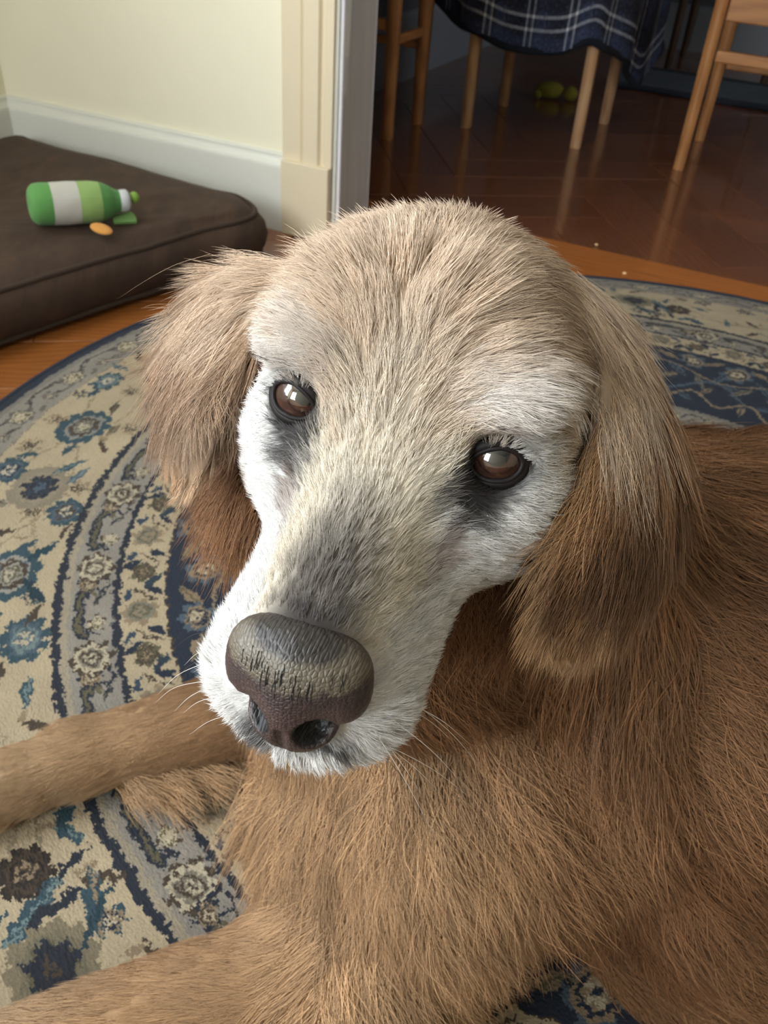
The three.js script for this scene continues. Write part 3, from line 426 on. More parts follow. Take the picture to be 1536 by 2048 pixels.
    d = smin(d, c([-0.22, 0.042, -0.168], [-0.31, 0.036, -0.15], 0.031, 0.034), 0.02);
    d = smin(d, c([0.06, 0.13, -0.48], [-0.03, 0.06, -0.475], 0.07, 0.045), 0.05);
    d = smin(d, c([-0.03, 0.06, -0.475], [-0.222, 0.034, -0.405], 0.043, 0.024), 0.03);
    d = smin(d, c([-0.222, 0.034, -0.405], [-0.285, 0.033, -0.366], 0.024, 0.028), 0.02);
    for (let k = 0; k < 4; k++) { const o = (k - 1.5) * 0.0145; d = smin(d, c([-0.27 - o * 0.35, 0.027, -0.373 + o * 0.9], [-0.316 - o * 0.5, 0.018, -0.348 + o * 1.1], 0.0145, 0.013), 0.008); d = smin(d, c([-0.3 - o * 0.1, 0.03, -0.152 + o], [-0.352 - o * 0.1, 0.018, -0.142 + o * 1.2], 0.015, 0.013), 0.008); }
    // hind quarters
    d = smin(d, ell(x, y, z, 0.78, 0.13, -0.38, 0.15, 0.115, 0.09), 0.05);
    d = smin(d, c([0.72, 0.045, -0.3], [0.6, 0.04, -0.27], 0.042, 0.034), 0.03);
    d += 0.006 * noise(x * 16, y * 16, z * 16) * sstep(x, -0.08, 0.03);
    return Math.max(d, 0.0105 - y);
  }
  // colours of the coat, linear; on the trunk RED and TANC also paint shade
  const FAWN = lin(223, 197, 171), WHITE = lin(250, 247, 243), CREAM = lin(238, 226, 206), DARK = lin(52, 47, 47), GREY = lin(100, 92, 86), GOLD = lin(172, 128, 90), RED = lin(124, 84, 55), TANC = lin(203, 165, 124), BROWN = lin(112, 82, 58), RUST = lin(142, 104, 88), PAWC = lin(222, 194, 158);
  const mixC = (c, d, k) => c.lerp(d, clamp(k, 0, 1));
  const ball = (x, y, z, cx, cy, cz, r0, r1, sx = 1, sy = 1, sz = 1) => 1 - sstep(Math.hypot((x - cx) / sx, (y - cy) / sy, (z - cz) / sz), r0, r1);
  function headColor(p, jig) {
    const x = Math.abs(p.x), n = jig * fbm(p.x * 0.9, p.y * 0.9, p.z * 0.9, 3), y = p.y + n, z = p.z + n, c = FAWN.clone();
    mixC(c, CREAM, 0.7 * ball(x, y, z, 0, 0.8, -0.5, 0.6, 2.6, 1, 1.5, 1.4));
    mixC(c, CREAM, sstep(z, -2.2, 1.0) * (1 - sstep(y, -0.2, 1.6)));
    mixC(c, WHITE, 0.68 * ball(x, y, z, 4.0, 2.1, -0.6, 0.5, 2.7, 1.15, 0.75, 1.4)); mixC(c, WHITE, 0.95 * ball(x, y, z, 5.4, 0.3, -0.6, 0.7, 1.9));
    mixC(c, WHITE, ball(x, y, z, 4.6, -3.0, 0.3, 1.6, 3.6, 1, 1.2, 1.2));
    mixC(c, WHITE, sstep(-y + 0.12 * z, 3.0, 4.6) * sstep(z, -1, 2.5));
    mixC(c, WHITE, sstep(x, 1.9, 3.1) * sstep(z, 0.5, 3));
    mixC(c, FAWN, 0.55 * sstep(-z, 1.5, 4.5) * (1 - sstep(y, -1, 2)));
    mixC(c, GREY, 0.92 * ball(x, y, z, 0.1, -1.4, 7.4, 0.5, 2.6, 0.85, 1.2, 2.1)); mixC(c, GREY, 0.4 * ball(x, y, z, 0.2, -0.8, 4.6, 0.4, 1.9, 0.85, 1.2, 1.9));
    mixC(c, DARK, 0.85 * ball(x, y, z, 0, -1.7, 8.4, 0.6, 2.2, 1.15, 1, 1));
    mixC(c, DARK, 0.9 * ball(x, y, z, 1.1, -6.7, 9, 0.3, 1.0, 1.5, 0.75, 2)); mixC(c, FAWN, 0.6 * ball(x, y, z, 5.6, -4.2, -1.2, 0.6, 2.4));
    for (const e of EYES) if (e.s * p.x > 0) {
      const q = V3(p.x - e.c[0], p.y - e.c[1], p.z - e.c[2]), r = Math.hypot(q.x, q.y), inn = -q.x * e.s;
      mixC(c, DARK, 0.92 * (1 - sstep(r + n * 0.4, 1.0, 1.5)) * (1 - 0.75 * sstep(q.y - 0.5 * inn, 0.1, 0.8)));
      mixC(c, DARK, 0.9 * ball(inn, q.y + n, 0, 0.75, -1.15, 0, 0.5, 1.35, 1.05, 0.95, 1));
      mixC(c, DARK, 0.75 * ball(inn, q.y + n, 0, 1.35, -0.6, 0, 0.1, 1.0, 1, 0.9, 1));
      mixC(c, RUST, 0.55 * ball(inn, q.y, 0, 1.0, -2.5, 0, 0.1, 1.0, 0.7, 1.2, 1));
    }
    return c;
  }
  function bodyColor(p) {  // paler feathering on chest and legs; darker back also paints in the body shade
    const n = fbm(p.x * 14, p.y * 14, p.z * 14, 3), c = GOLD.clone();
    mixC(c, RED, 0.5 + n * 1.1);
    mixC(c, TANC, 0.75 * (1 - sstep(p.x + n * 0.12, -0.02, 0.17)) * sstep(p.z, -0.46, -0.36) * (1 - sstep(p.y, 0.2, 0.32)));
    mixC(c, PAWC, (1 - sstep(p.x, -0.26, -0.12)) * 0.85);
    mixC(c, TANC, 0.6 * (1 - sstep(p.x, -0.2, -0.03)) * (1 - sstep(p.z, -0.4, -0.33)));
    return c;
  }
  // ears: lofted flaps, [inner x, y, depth, outer x, y, depth] seen in the photograph
  function ear(st, thick) {
    const S = st.map((s) => { const a = at(s[0], s[1], s[2]), b = at(s[3], s[4], s[5]); return { c: a.clone().lerp(b, 0.5), w: b.sub(a).multiplyScalar(0.5) }; });
    const cc = new THREE.CatmullRomCurve3(S.map((s) => s.c)), cw = new THREE.CatmullRomCurve3(S.map((s) => s.w)), NS = 40, NR = 28, pos = [], idx = [];
    for (let i = 0; i <= NS; i++) { const t = i / NS, c = cc.getPoint(t), w = cw.getPoint(t), tan = cc.getTangent(t), n = tan.clone().cross(w).normalize(); const k = thick * Math.min(1, 0.25 + 4 * (1 - t)); for (let j = 0; j < NR; j++) { const a = (j / NR) * 6.28319, p = c.clone().addScaledVector(w, Math.cos(a)).addScaledVector(n, Math.sin(a) * k); pos.push(p.x, p.y, p.z); } }
    for (let i = 0; i < NS; i++) for (let j = 0; j < NR; j++) { const a = i * NR + j, b = i * NR + ((j + 1) % NR); idx.push(a, b, a + NR, b, b + NR, a + NR); }
    const top = pos.length / 3; pos.push(...cc.getPoint(1).toArray()); for (let j = 0; j < NR; j++) idx.push(NS * NR + j, NS * NR + ((j + 1) % NR), top);
    const g = new THREE.BufferGeometry(); g.setAttribute('position', new THREE.Float32BufferAttribute(pos, 3)); g.setIndex(idx); g.computeVertexNormals();
    const c0 = cc.getPoint(0.5), p0 = V3(pos[(20 * NR) * 3], pos[(20 * NR) * 3 + 1], pos[(20 * NR) * 3 + 2]), n0 = V3().fromBufferAttribute(g.attributes.normal, 20 * NR);
    if (n0.dot(p0.sub(c0)) < 0) { for (let i = 0; i < idx.length; i += 3) { const q = idx[i]; idx[i] = idx[i + 1]; idx[i + 1] = q; } g.setIndex(idx); g.computeVertexNormals(); }
    return { g, cc, cw };
  }
  const earR = ear([[1100, 560, 0.33, 1190, 590, 0.345], [1160, 640, 0.325, 1240, 660, 0.345], [1200, 740, 0.325, 1300, 780, 0.35], [1195, 860, 0.322, 1335, 880, 0.352], [1172, 980, 0.318, 1345, 990, 0.352], [1130, 1080, 0.314, 1325, 1085, 0.348], [1098, 1160, 0.313, 1285, 1160, 0.344], [1084, 1225, 0.314, 1245, 1215, 0.338], [1092, 1270, 0.316, 1205, 1258, 0.334], [1112, 1296, 0.317, 1168, 1288, 0.331]], 0.0055);
  const earL = ear([[660, 560, 0.352, 560, 540, 0.36], [590, 565, 0.352, 440, 550, 0.37], [535, 625, 0.348, 378, 635, 0.374], [500, 700, 0.345, 350, 710, 0.372], [470, 790, 0.342, 338, 790, 0.368], [428, 870, 0.34, 338, 870, 0.364], [412, 930, 0.338, 342, 935, 0.359], [385, 972, 0.34, 348, 980, 0.354]], 0.006);
  // skin
  const headG = surfaceNet(headSDF, [-9, -13, -13], [9, 8, 11.2], 0.3).applyMatrix4(headM), bodyG = surfaceNet(bodySDF, [-0.39, -0.005, -0.7], [1.03, 0.49, -0.1], 0.008);
  const paint = (g, f) => { const p = g.attributes.position, c = new Float32Array(p.count * 3); for (let i = 0; i < p.count; i++) f(V3().fromBufferAttribute(p, i)).toArray(c, i * 3); g.setAttribute('color', new THREE.BufferAttribute(c, 3)); return g; };
  const earColor = (side) => (p) => { const q = toHead(p), c = FAWN.clone(), n = fbm(p.x * 40, p.y * 40, p.z * 40, 3); const dn = side === 'R' ? earR : earL; const top = dn.cc.points[0].y, bot = dn.cc.points[dn.cc.points.length - 1].y, t = (top - p.y) / (top - bot); mixC(c, GOLD, sstep(t + n * 0.3, 0.2, 0.42)); mixC(c, BROWN, 0.9 * sstep(t + n * 0.4, 0.42, 0.66) * (1 - sstep(t, 0.72, 0.9))); mixC(c, TANC, 0.85 * sstep(t + 0.2 * n, 0.78, 0.95)); { const tt = clamp(t, 0, 1), w = dn.cw.getPoint(tt), s = p.clone().sub(dn.cc.getPoint(tt)).dot(w) / w.lengthSq(); if (side === 'R') mixC(c, TANC, 0.85 * sstep(-s, 0.62, 0.95) * sstep(t, 0.3, 0.5)); } if (side === 'L') mixC(c, FAWN, 0.4); void q; return c; };
  const hide = (f) => (p) => f(p).multiplyScalar(0.62);  // skin darker than the coat, also standing in for missing self-shadow between hairs
  paint(headG, hide((p) => headColor(toHead(p), 0.5))); paint(bodyG, hide(bodyColor)); paint(earR.g, hide(earColor('R'))); paint(earL.g, hide(earColor('L')));
  const skin = std({ vertexColors: true, roughness: 1 });
  const skinned = [headG, bodyG, earR.g, earL.g].map((g) => { const k = g.clone(); for (const a of Object.keys(k.attributes)) if (!['position', 'normal', 'color'].includes(a)) k.deleteAttribute(a); return k; });
  sub('body', mergeGeometries(skinned), skin);
  // ---------- nose
  function noseSDF(x, y, z) { x /= 1.06; y = -3.6 + (y + 3.6) / 1.04;
    const ax = Math.abs(x);
    let d = ell(ax, y, z, 0, -3.15, 8.4, 2.05, 1.4, 1.5);
    d = smin(d, ell(ax, y, z, 0, -4.9, 8.9, 1.45, 1.35, 1.15), 0.9);
    d = smin(d, cap(ax, y, z, [0, -2.65, 8.65], [1.3, -2.85, 8.4], 0.82, 0.78), 0.6);
    d = smin(d, ell(ax, y, z, 1.5, -3.7, 8.55, 0.72, 0.85, 0.85), 0.4);
    d = smin(d, ell(ax, y, z, 0, -3.9, 9.25, 0.62, 1.2, 0.7), 0.5);
    d = smax(d, -ell(ax, y, z, 0.98, -4.55, 9.75, 0.56, 0.62, 0.95), 0.2);
    d = smax(d, -cap(ax, y, z, [1.15, -4.75, 9.7], [2.2, -4.95, 8.6], 0.3, 0.16), 0.2);
    d = smax(d, -cap(x, y, z, [0, -4.6, 10.0], [0, -6.4, 9.9], 0.1, 0.13), 0.25);
    return d + 0.018 * noise(x * 7, y * 7, z * 7);
  }
  {
    const g = surfaceNet(noseSDF, [-2.9, -6.8, 6.4], [2.9, -0.3, 10.9], 0.075), p = g.attributes.position, col = new Float32Array(p.count * 3), u = new Float32Array(p.count * 2);
    const LEA = lin(58, 48, 47), TAN = lin(100, 91, 76), PNK = lin(78, 60, 58), INK = lin(9, 8, 8);
    for (let i = 0; i < p.count; i++) { const x = p.getX(i), y = p.getY(i), z = p.getZ(i), n = fbm(x * 1.6, y * 1.6, z * 1.6, 3), c = LEA.clone(); mixC(c, TAN, 0.9 * sstep(y + n * 0.5, -2.85, -2.5) * (1 - sstep(y + 0.35 * n, -1.95, -1.7)) * sstep(z, 7.6, 8.6)); mixC(c, lin(46, 42, 39), sstep(y, -2.0, -1.75) * 0.9); mixC(c, PNK, 0.55 * (1 - sstep(y + n, -3.6, -3.0)) * sstep(y, -5.6, -4.4)); mixC(c, INK, 1 - sstep(noseSDF(x, y, z + 0.0) + ell(Math.abs(x), y, z, 0.98, -4.55, 9.75, 0.6, 0.66, 1.0), 0.0, 0.12)); c.toArray(col, i * 3); u[i * 2] = x * 0.22; u[i * 2 + 1] = y * 0.22; }
    g.setAttribute('color', new THREE.BufferAttribute(col, 3)); g.setAttribute('uv', new THREE.BufferAttribute(u, 2)); g.applyMatrix4(headM);
    const pts = []; { const r = rng(21); const G = 34; for (let j = 0; j < G; j++) for (let i = 0; i < G; i++) pts.push([(i + 0.15 + 0.7 * r()) / G, (j + 0.15 + 0.7 * r()) / G]); const leather = dataTex(512, 512, (x, y) => { let d1 = 9, d2 = 9; const ci = Math.floor(x * G), cj = Math.floor(y * G); for (let b = -1; b <= 1; b++) for (let a = -1; a <= 1; a++) { const q = pts[((cj + b + G) % G) * G + ((ci + a + G) % G)]; let dx = Math.abs(q[0] - x), dy = Math.abs(q[1] - y); dx = Math.min(dx, 1 - dx); dy = Math.min(dy, 1 - dy); const d = Math.hypot(dx, dy) * G; if (d < d1) { d2 = d1; d1 = d; } else if (d < d2) d2 = d; } const v = 255 * clamp((d2 - d1) * 2.2, 0, 1); return [v, v, v]; }, false);
      sub('nose', g, phys({ vertexColors: true, roughness: 0.42, bumpMap: leather, bumpScale: 0.00018, clearcoat: 0.2, clearcoatRoughness: 0.4 })).userData.label = 'dark brown leathery nose with a worn tan band'; }
    // cracks across the worn band
    const r = rng(66), cr = []; for (let k = 0; k < 40; k++) { const x0 = -1.7 + 3.5 * r(), y0 = -2.15 - 0.55 * r(), l = 0.25 + 0.4 * r(), pl = []; for (let q = 0; q <= 4; q++) { let x = x0 + 0.05 * (r() - 0.5), y = y0 + (q / 4 - 0.5) * l, z = 8.6; for (let s = 0; s < 40; s++) { const d = noseSDF(x, y, z); z += -d * 0 + (d < 0 ? 0.06 : -0.02); if (d > 0 && d < 0.03) break; } pl.push(V3(x, y, z + 0.004).applyMatrix4(headM)); } if (pl.some((v, q) => q && v.distanceTo(pl[q - 1]) > 0.0022)) continue; cr.push(new THREE.TubeGeometry(new THREE.CatmullRomCurve3(pl), 8, 0.00011 + 0.00008 * r(), 4)); }
    sub('nose_crack', cr, std({ color: lin(30, 27, 24), roughness: 1 })).userData.kind = 'stuff';
  }
  // ---------- eyes
  const camH = toHead(EYE), eyeballMat = phys({ color: lin(62, 40, 32), roughness: 0.25, clearcoat: 1, clearcoatRoughness: 0.02 });
  const capGeo = (R, r0, r1, colf, seg = 48) => { const pos = [], col = [], idx = [], NR = 14; for (let i = 0; i <= NR; i++) for (let j = 0; j < seg; j++) { const rr = lerp(r0, r1, i / NR), a = (j / seg) * 6.28319, x = Math.cos(a) * rr, y = Math.sin(a) * rr; pos.push(x, y, Math.sqrt(R * R - rr * rr)); col.push(...colf(i / NR, a).toArray()); } for (let i = 0; i < NR; i++) for (let j = 0; j < seg; j++) { const a = i * seg + j, b = i * seg + ((j + 1) % seg); idx.push(a, a + seg, b, b, a + seg, b + seg); } const g = new THREE.BufferGeometry(); g.setAttribute('position', new THREE.Float32BufferAttribute(pos, 3)); g.setAttribute('color', new THREE.Float32BufferAttribute(col, 3)); g.setIndex(idx); g.computeVertexNormals(); return g; };
  const lidMat = phys({ color: lin(34, 29, 29), roughness: 0.55, specularIntensity: 0.5 });
  for (const e of EYES) {
    const eye = new THREE.Mesh(new THREE.SphereGeometry(1.14, 48, 32), eyeballMat); eye.name = 'eye'; dog.add(eye);
    const M = headM.clone().multiply(new THREE.Matrix4().makeTranslation(e.ball.x, e.ball.y, e.ball.z)); M.premultiply(new THREE.Matrix4().makeTranslation(-BASE.x, -BASE.y, -BASE.z)); M.decompose(eye.position, eye.quaternion, eye.scale);
    const gaze = camH.clone().sub(e.ball).normalize().add(V3(0.02, 0.1, 0)).normalize(), q = new THREE.Quaternion().setFromUnitVectors(V3(0, 0, 1), gaze);
    const IR = lin(84, 56, 43), I2 = lin(58, 34, 26), I3 = lin(30, 20, 18);
    const iris = obj('iris', capGeo(1.16, 0.02, 0.72, (t, a) => { const c = IR.clone(); mixC(c, I2, 0.5 + 0.9 * noise(Math.cos(a) * 9, Math.sin(a) * 9, t * 1.5)); mixC(c, I3, sstep(t, 0.82, 1)); mixC(c, I3, 0.6 * (1 - sstep(t, 0.45, 0.6))); return c; }), phys({ vertexColors: true, roughness: 0.06, ior: 1.9, clearcoat: 1, clearcoatRoughness: 0.015 }), eye); iris.quaternion.copy(q);
    const pupil = obj('pupil', capGeo(1.168, 0.001, 0.44, () => lin(12, 13, 18)), phys({ vertexColors: true, roughness: 0.05, ior: 1.9, clearcoat: 1, clearcoatRoughness: 0.015 }), eye); pupil.quaternion.copy(q);
    // lid rims follow the opening on a sphere just outside the ball
    let R = 1.2; const z = e.axis, x = V3(0, 1, 0).cross(z).normalize(), y = z.clone().cross(x), rim = (ru, rd, rx, lift) => { const pts = []; for (let i = 0; i < 40; i++) { const a = (i / 40) * 6.28319, ca = Math.cos(a), sa = Math.sin(a), k = ca * e.s < 0 ? 1.12 : 1; const u = ca * rx * k, v = sa * (sa > 0 ? ru : rd) + (ca * e.s < 0 ? -0.14 * Math.abs(ca) : 0), w = Math.sqrt(Math.max(R * R - u * u - v * v, 0.05)); pts.push(e.ball.clone().addScaledVector(x, u * lift).addScaledVector(y, v * lift).addScaledVector(z, w * lift).applyMatrix4(headM)); } return pts; };
    const a = rim(0.54, 0.68, 0.84, 1.0);
    sub('eyelid_rim', new THREE.TubeGeometry(new THREE.CatmullRomCurve3(a, true), 120, 0.0009, 8, true), lidMat);
    const lp = [], li = [], LN = 7; for (let i = 0; i <= LN; i++) { const kk = 1 + (0.5 * i) / LN; R = 1.2 + 0.3 * (kk - 1) + 0.05 * Math.sin((i / LN) * 3.14); for (const q of rim(0.54 * kk + 0.1 * (kk - 1), 0.68 * kk, 0.84 * kk, 1.0)) lp.push(q.x, q.y, q.z); }
    for (let i = 0; i < LN; i++) for (let j = 0; j < 40; j++) { const p0 = i * 40 + j, p1 = i * 40 + ((j + 1) % 40); li.push(p0, p0 + 40, p1, p1, p0 + 40, p1 + 40); }
    const lg = new THREE.BufferGeometry(); lg.setAttribute('position', new THREE.Float32BufferAttribute(lp, 3)); lg.setIndex(li); lg.computeVertexNormals();
    e.lid = lg; sub('eyelid', lg, lidMat);
  }
  // ---------- hair: tufts of tapering strands, one mesh per kind of coat
  const hairMat = phys({ vertexColors: true, roughness: 0.5, specularIntensity: 0.7 });
  function tuft(seed, o) { // a patch of o.m locks, each of o.n strands that lean together
    const r = rng(seed), pos = [], nor = [], col = [], idx = [], S = o.seg, K = 3;
    for (let m = 0; m < o.m; m++) {
      const ca = r() * 6.2832, cr = Math.sqrt(r()) * o.patch, cx = Math.cos(ca) * cr, cz = Math.sin(ca) * cr, lockTone = 1 + o.lock * (r() - 0.5), lockYaw = (r() - 0.5) * o.fan * 0.8, lockLen = 0.8 + 0.4 * r(), lwa = (r() - 0.5) * 2 * o.wave, lwp = r() * 6.28;
      for (let s = 0; s < o.n; s++) {
        const ox = (r() - 0.5) * 2 * o.spread, rx = cx + ox, rz = cz + (r() - 0.5) * 2 * o.spread * 2.2, len = o.len * lockLen * (0.7 + 0.45 * r()), yaw = lockYaw + (r() - 0.5) * o.fan, lift = o.lift * (0.6 + 0.8 * r()), flat = o.flat * (0.7 + 0.6 * r()), rad = o.rad * (0.75 + 0.5 * r()), wa = lwa + (r() - 0.5) * o.wave, wp = lwp + (r() - 0.5), tone = lockTone * (o.tone[0] + (o.tone[1] - o.tone[0]) * Math.pow(r(), 0.8)), pull = o.clump;
        const P = []; let x = rx, y = -0.0008, z = rz; const seg = len / S;
        for (let i = 0; i <= S; i++) { P.push([x, y, z]); const t = i / S, a = lerp(lift, flat, Math.min(1, t * 1.6)), b = yaw + wa * Math.sin(t * 4.2 + wp) - (pull * ox) / (o.len * 0.6); x += Math.sin(b) * Math.cos(a) * seg; y += Math.sin(a) * seg; z += Math.cos(b) * Math.cos(a) * seg; }
        const b0 = pos.length / 3;
        for (let i = 0; i <= S; i++) { const q = P[Math.min(i + 1, S)], p = P[Math.max(i - 1, 0)], d = V3(q[0] - p[0], q[1] - p[1], q[2] - p[2]).normalize(), sx = V3(0, 1, 0).cross(d).normalize(), sy = d.clone().cross(sx), w = rad * (i === S ? 0.06 : 1 - 0.55 * Math.pow(i / S, 1.6)); for (let k = 0; k < K; k++) { const a = (k / K) * 6.28319 + 0.5, n = sx.clone().multiplyScalar(Math.cos(a)).addScaledVector(sy, Math.sin(a)); pos.push(P[i][0] + n.x * w, P[i][1] + n.y * w, P[i][2] + n.z * w); nor.push(n.x, n.y, n.z); col.push(tone, tone, tone); } }
        for (let i = 0; i < S; i++) for (let k = 0; k < K; k++) { const a = b0 + i * K + k, c = b0 + i * K + ((k + 1) % K); idx.push(a, c, a + K, c, c + K, a + K); }
      }
    }
    const g = new THREE.BufferGeometry(); g.setAttribute('position', new THREE.Float32BufferAttribute(pos, 3)); g.setAttribute('normal', new THREE.Float32BufferAttribute(nor, 3)); g.setAttribute('color', new THREE.Float32BufferAttribute(col, 3)); g.setIndex(idx); return g;
  }
  const COATS = {
    lid_fur: { m: 1, patch: 0, lock: 0.2, n: 9, len: 0.0085, spread: 0.001, fan: 0.5, lift: 0.5, flat: 0.15, rad: 0.0001, wave: 0.1, seg: 3, clump: 0.3, tone: [0.78, 1.12] },
    muzzle_fur: { m: 6, patch: 0.0026, lock: 0.12, n: 9, len: 0.0075, spread: 0.0009, fan: 0.4, lift: 0.65, flat: 0.25, rad: 0.0001, wave: 0.1, seg: 3, clump: 0.2, tone: [0.82, 1.1] },
    face_fur: { m: 8, patch: 0.0042, lock: 0.16, n: 10, len: 0.012, spread: 0.0012, fan: 0.34, lift: 0.4, flat: 0.1, rad: 0.0001, wave: 0.15, seg: 4, clump: 0.3, tone: [0.72, 1.14] },
    crown_fur: { m: 8, patch: 0.005, lock: 0.2, n: 10, len: 0.019, spread: 0.0015, fan: 0.34, lift: 0.34, flat: 0.07, rad: 0.00011, wave: 0.2, seg: 5, clump: 0.45, tone: [0.66, 1.18] },
    ear_fur: { m: 7, patch: 0.0055, lock: 0.3, n: 11, len: 0.036, spread: 0.002, fan: 0.32, lift: 0.28, flat: 0.02, rad: 0.00013, wave: 0.32, seg: 6, clump: 0.8, tone: [0.64, 1.2] },
    body_fur: { m: 8, patch: 0.01, lock: 0.42, n: 13, len: 0.056, spread: 0.0034, fan: 0.26, lift: 0.3, flat: 0.02, rad: 0.00018, wave: 0.6, seg: 7, clump: 1.1, tone: [0.64, 1.22] },
    leg_fur: { m: 8, patch: 0.006, lock: 0.16, n: 11, len: 0.021, spread: 0.002, fan: 0.3, lift: 0.3, flat: 0.06, rad: 0.00015, wave: 0.2, seg: 4, clump: 0.45, tone: [0.76, 1.14] },
  };
  const bins = {};
  for (const k of Object.keys(COATS)) bins[k] = [[], [], [], []];
  const rr = rng(2024), Mx = new THREE.Matrix4();
  function plant(kind, p, n, flow, color, k = 1, jit = 0.18) {
    const f = flow.clone().addScaledVector(n, -flow.dot(n)); if (f.lengthSq() < 1e-8) return; f.normalize();
    const s = n.clone().cross(f); f.addScaledVector(s, (rr() - 0.5) * 2 * jit).normalize(); s.copy(n).cross(f).normalize();
    bins[kind][Math.floor(rr() * 4)].push([p.clone(), s.clone(), n.clone(), f.clone(), k * (0.85 + 0.3 * rr()), color]);
  }
  function scatter(g, density, f) { // density in tufts per square centimetre, by place
    const p = g.attributes.position, nn = g.attributes.normal, ix = g.index, a = V3(), b = V3(), c = V3(), na = V3(), nb2 = V3(), nc = V3(); let carry = 0;
    for (let i = 0; i < ix.count; i += 3) { const [i0, i1, i2] = [ix.getX(i), ix.getX(i + 1), ix.getX(i + 2)]; a.fromBufferAttribute(p, i0); b.fromBufferAttribute(p, i1); c.fromBufferAttribute(p, i2); const area = b.clone().sub(a).cross(c.clone().sub(a)).length() * 0.5e4; carry += area * density(a); let m = Math.floor(carry); carry -= m; if (!m) continue; na.fromBufferAttribute(nn, i0); nb2.fromBufferAttribute(nn, i1); nc.fromBufferAttribute(nn, i2);
      while (m--) { let u = rr(), v = rr(); if (u + v > 1) { u = 1 - u; v = 1 - v; } const w = 1 - u - v; const q = V3(0, 0, 0).addScaledVector(a, w).addScaledVector(b, u).addScaledVector(c, v), n = V3(0, 0, 0).addScaledVector(na, w).addScaledVector(nb2, u).addScaledVector(nc, v).normalize(); f(q, n); } }
  }
  headG.applyMatrix4(new THREE.Matrix4().makeRotationFromQuaternion(new THREE.Quaternion()).identity());
  // normals of the head were turned by applyMatrix4 already
  const seen = (p, n) => n.dot(EYE.clone().sub(p).normalize()) > -0.4 || rr() < 0.3;
  const inside = (p) => bodySDF(p.x, p.y, p.z) < -0.006;
  scatter(headG, (a) => { const q = toHead(a); if (q.z > 6.5 && noseSDF(q.x, q.y, q.z) < 0.9) return 34; if (EYES.some((e) => Math.hypot(q.x - e.c[0], q.y - e.c[1], q.z - e.c[2]) < 2.7)) return 32; return q.z < -9 ? 0.6 : q.z > 1 ? 7.5 : 3.5; }, (p, n) => {
    const q = toHead(p), ax = Math.abs(q.x), sx = Math.sign(q.x) || 1; if (!seen(p, n) || q.z < -11.5 || inside(p)) return;
    if (noseSDF(q.x, q.y, q.z) < 0.03 && q.z > 7.6) return;
    let near = 9, rad = null; for (const e of EYES) { const d = V3(q.x - e.c[0], q.y - e.c[1], q.z - e.c[2]), r = Math.hypot(d.x, d.y * 1.05); if (d.length() < 2.6 && r < near) { near = r; rad = d; } }
    if (rad && near < (rad.y > -0.1 ? 0.66 : 0.86)) return;
    let kind = 'face_fur', k = 1; const F = V3(0, 0, 0);
    const mz = sstep(q.z, 0.6, 3.5), up = sstep(q.y, 0.6, 3.2) * (1 - mz);
    F.x += sx * (0.12 * ax * mz + (1 - mz) * (0.22 * ax)); F.x += sx * up * 0.16 * ax; F.y += mz * (0.1 - 0.16 * Math.max(0, -q.y - 2.6)) + (1 - mz) * (up * (0.85 - 0.3 * ax) - (1 - up) * 0.35 * sstep(ax, 1.5, 4)); F.z += -1 * mz - (1 - mz) * (0.55 + 0.45 * (1 - up)); if (ax < 2.2 && q.z > -1.2 && q.y > -1) F.y += 0.8 * (1 - ax / 2.2);
    if (q.z < -3 && ax > 3.5) { F.y -= 0.7 * sstep(ax, 3.5, 5.5); F.x += sx * 0.5; }
    if (rad) { const w = 1 - sstep(near, 1.0, 2.3); F.addScaledVector(V3(rad.x, rad.y, 0).normalize(), 1.5 * w); if (near < 1.5) k = 0.55; }
    F.x += 0.35 * noise(q.x * 0.7, q.y * 0.7, q.z * 0.7); F.y += 0.35 * noise(q.x * 0.7 + 9, q.y * 0.7, q.z * 0.7);
    if (q.z > 1.2 || (q.y < -2 && q.z > -1)) { kind = 'muzzle_fur'; k = 0.8 + 0.3 * sstep(-q.y, 5, 8); } else if (q.y > 1.8 + 0.5 * rr() && q.z < -1.6) kind = 'crown_fur'; else if (q.z < -4.5) { kind = 'crown_fur'; k = 1.3; }
    if (q.z > 6.5 && noseSDF(q.x, q.y, q.z) < 0.9) { kind = 'lid_fur'; k = 0.6; }
    if (EYES.some((e) => Math.hypot(q.x - e.c[0], q.y - e.c[1], q.z - e.c[2]) < 2.7)) { kind = 'lid_fur'; k = near < 1.5 ? 0.7 : 1.1; }
    if (q.z < -7 && q.y < 0) { kind = 'ear_fur'; k = 0.9; F.set(0.2 * sx, -1, -0.4); }
    const c = headColor(q, 1.0 + 0.8 * rr()).multiplyScalar(0.88 + 0.24 * rr());
    plant(kind, p, n, dirW(F.x, F.y, F.z), c, k, 0.2);
  });
  // the furred upper lids
  for (const e of EYES) scatter(e.lid, () => 60, (p, n) => { const q = toHead(p), d = V3(q.x - e.c[0], q.y - e.c[1], 0), o = d.dot(V3(e.s * 0.35, 0.94, 0)); if (o < 0.28) return; if (n.dot(EYE.clone().sub(p)) < 0) n.negate(); plant('lid_fur', p, n, dirW(d.x * 1.2 + e.s * 0.5, d.y, -0.4), headColor(q.clone().addScaledVector(d, 0.35), 0.6).multiplyScalar(0.9 + 0.2 * rr()), 0.6, 0.25); });
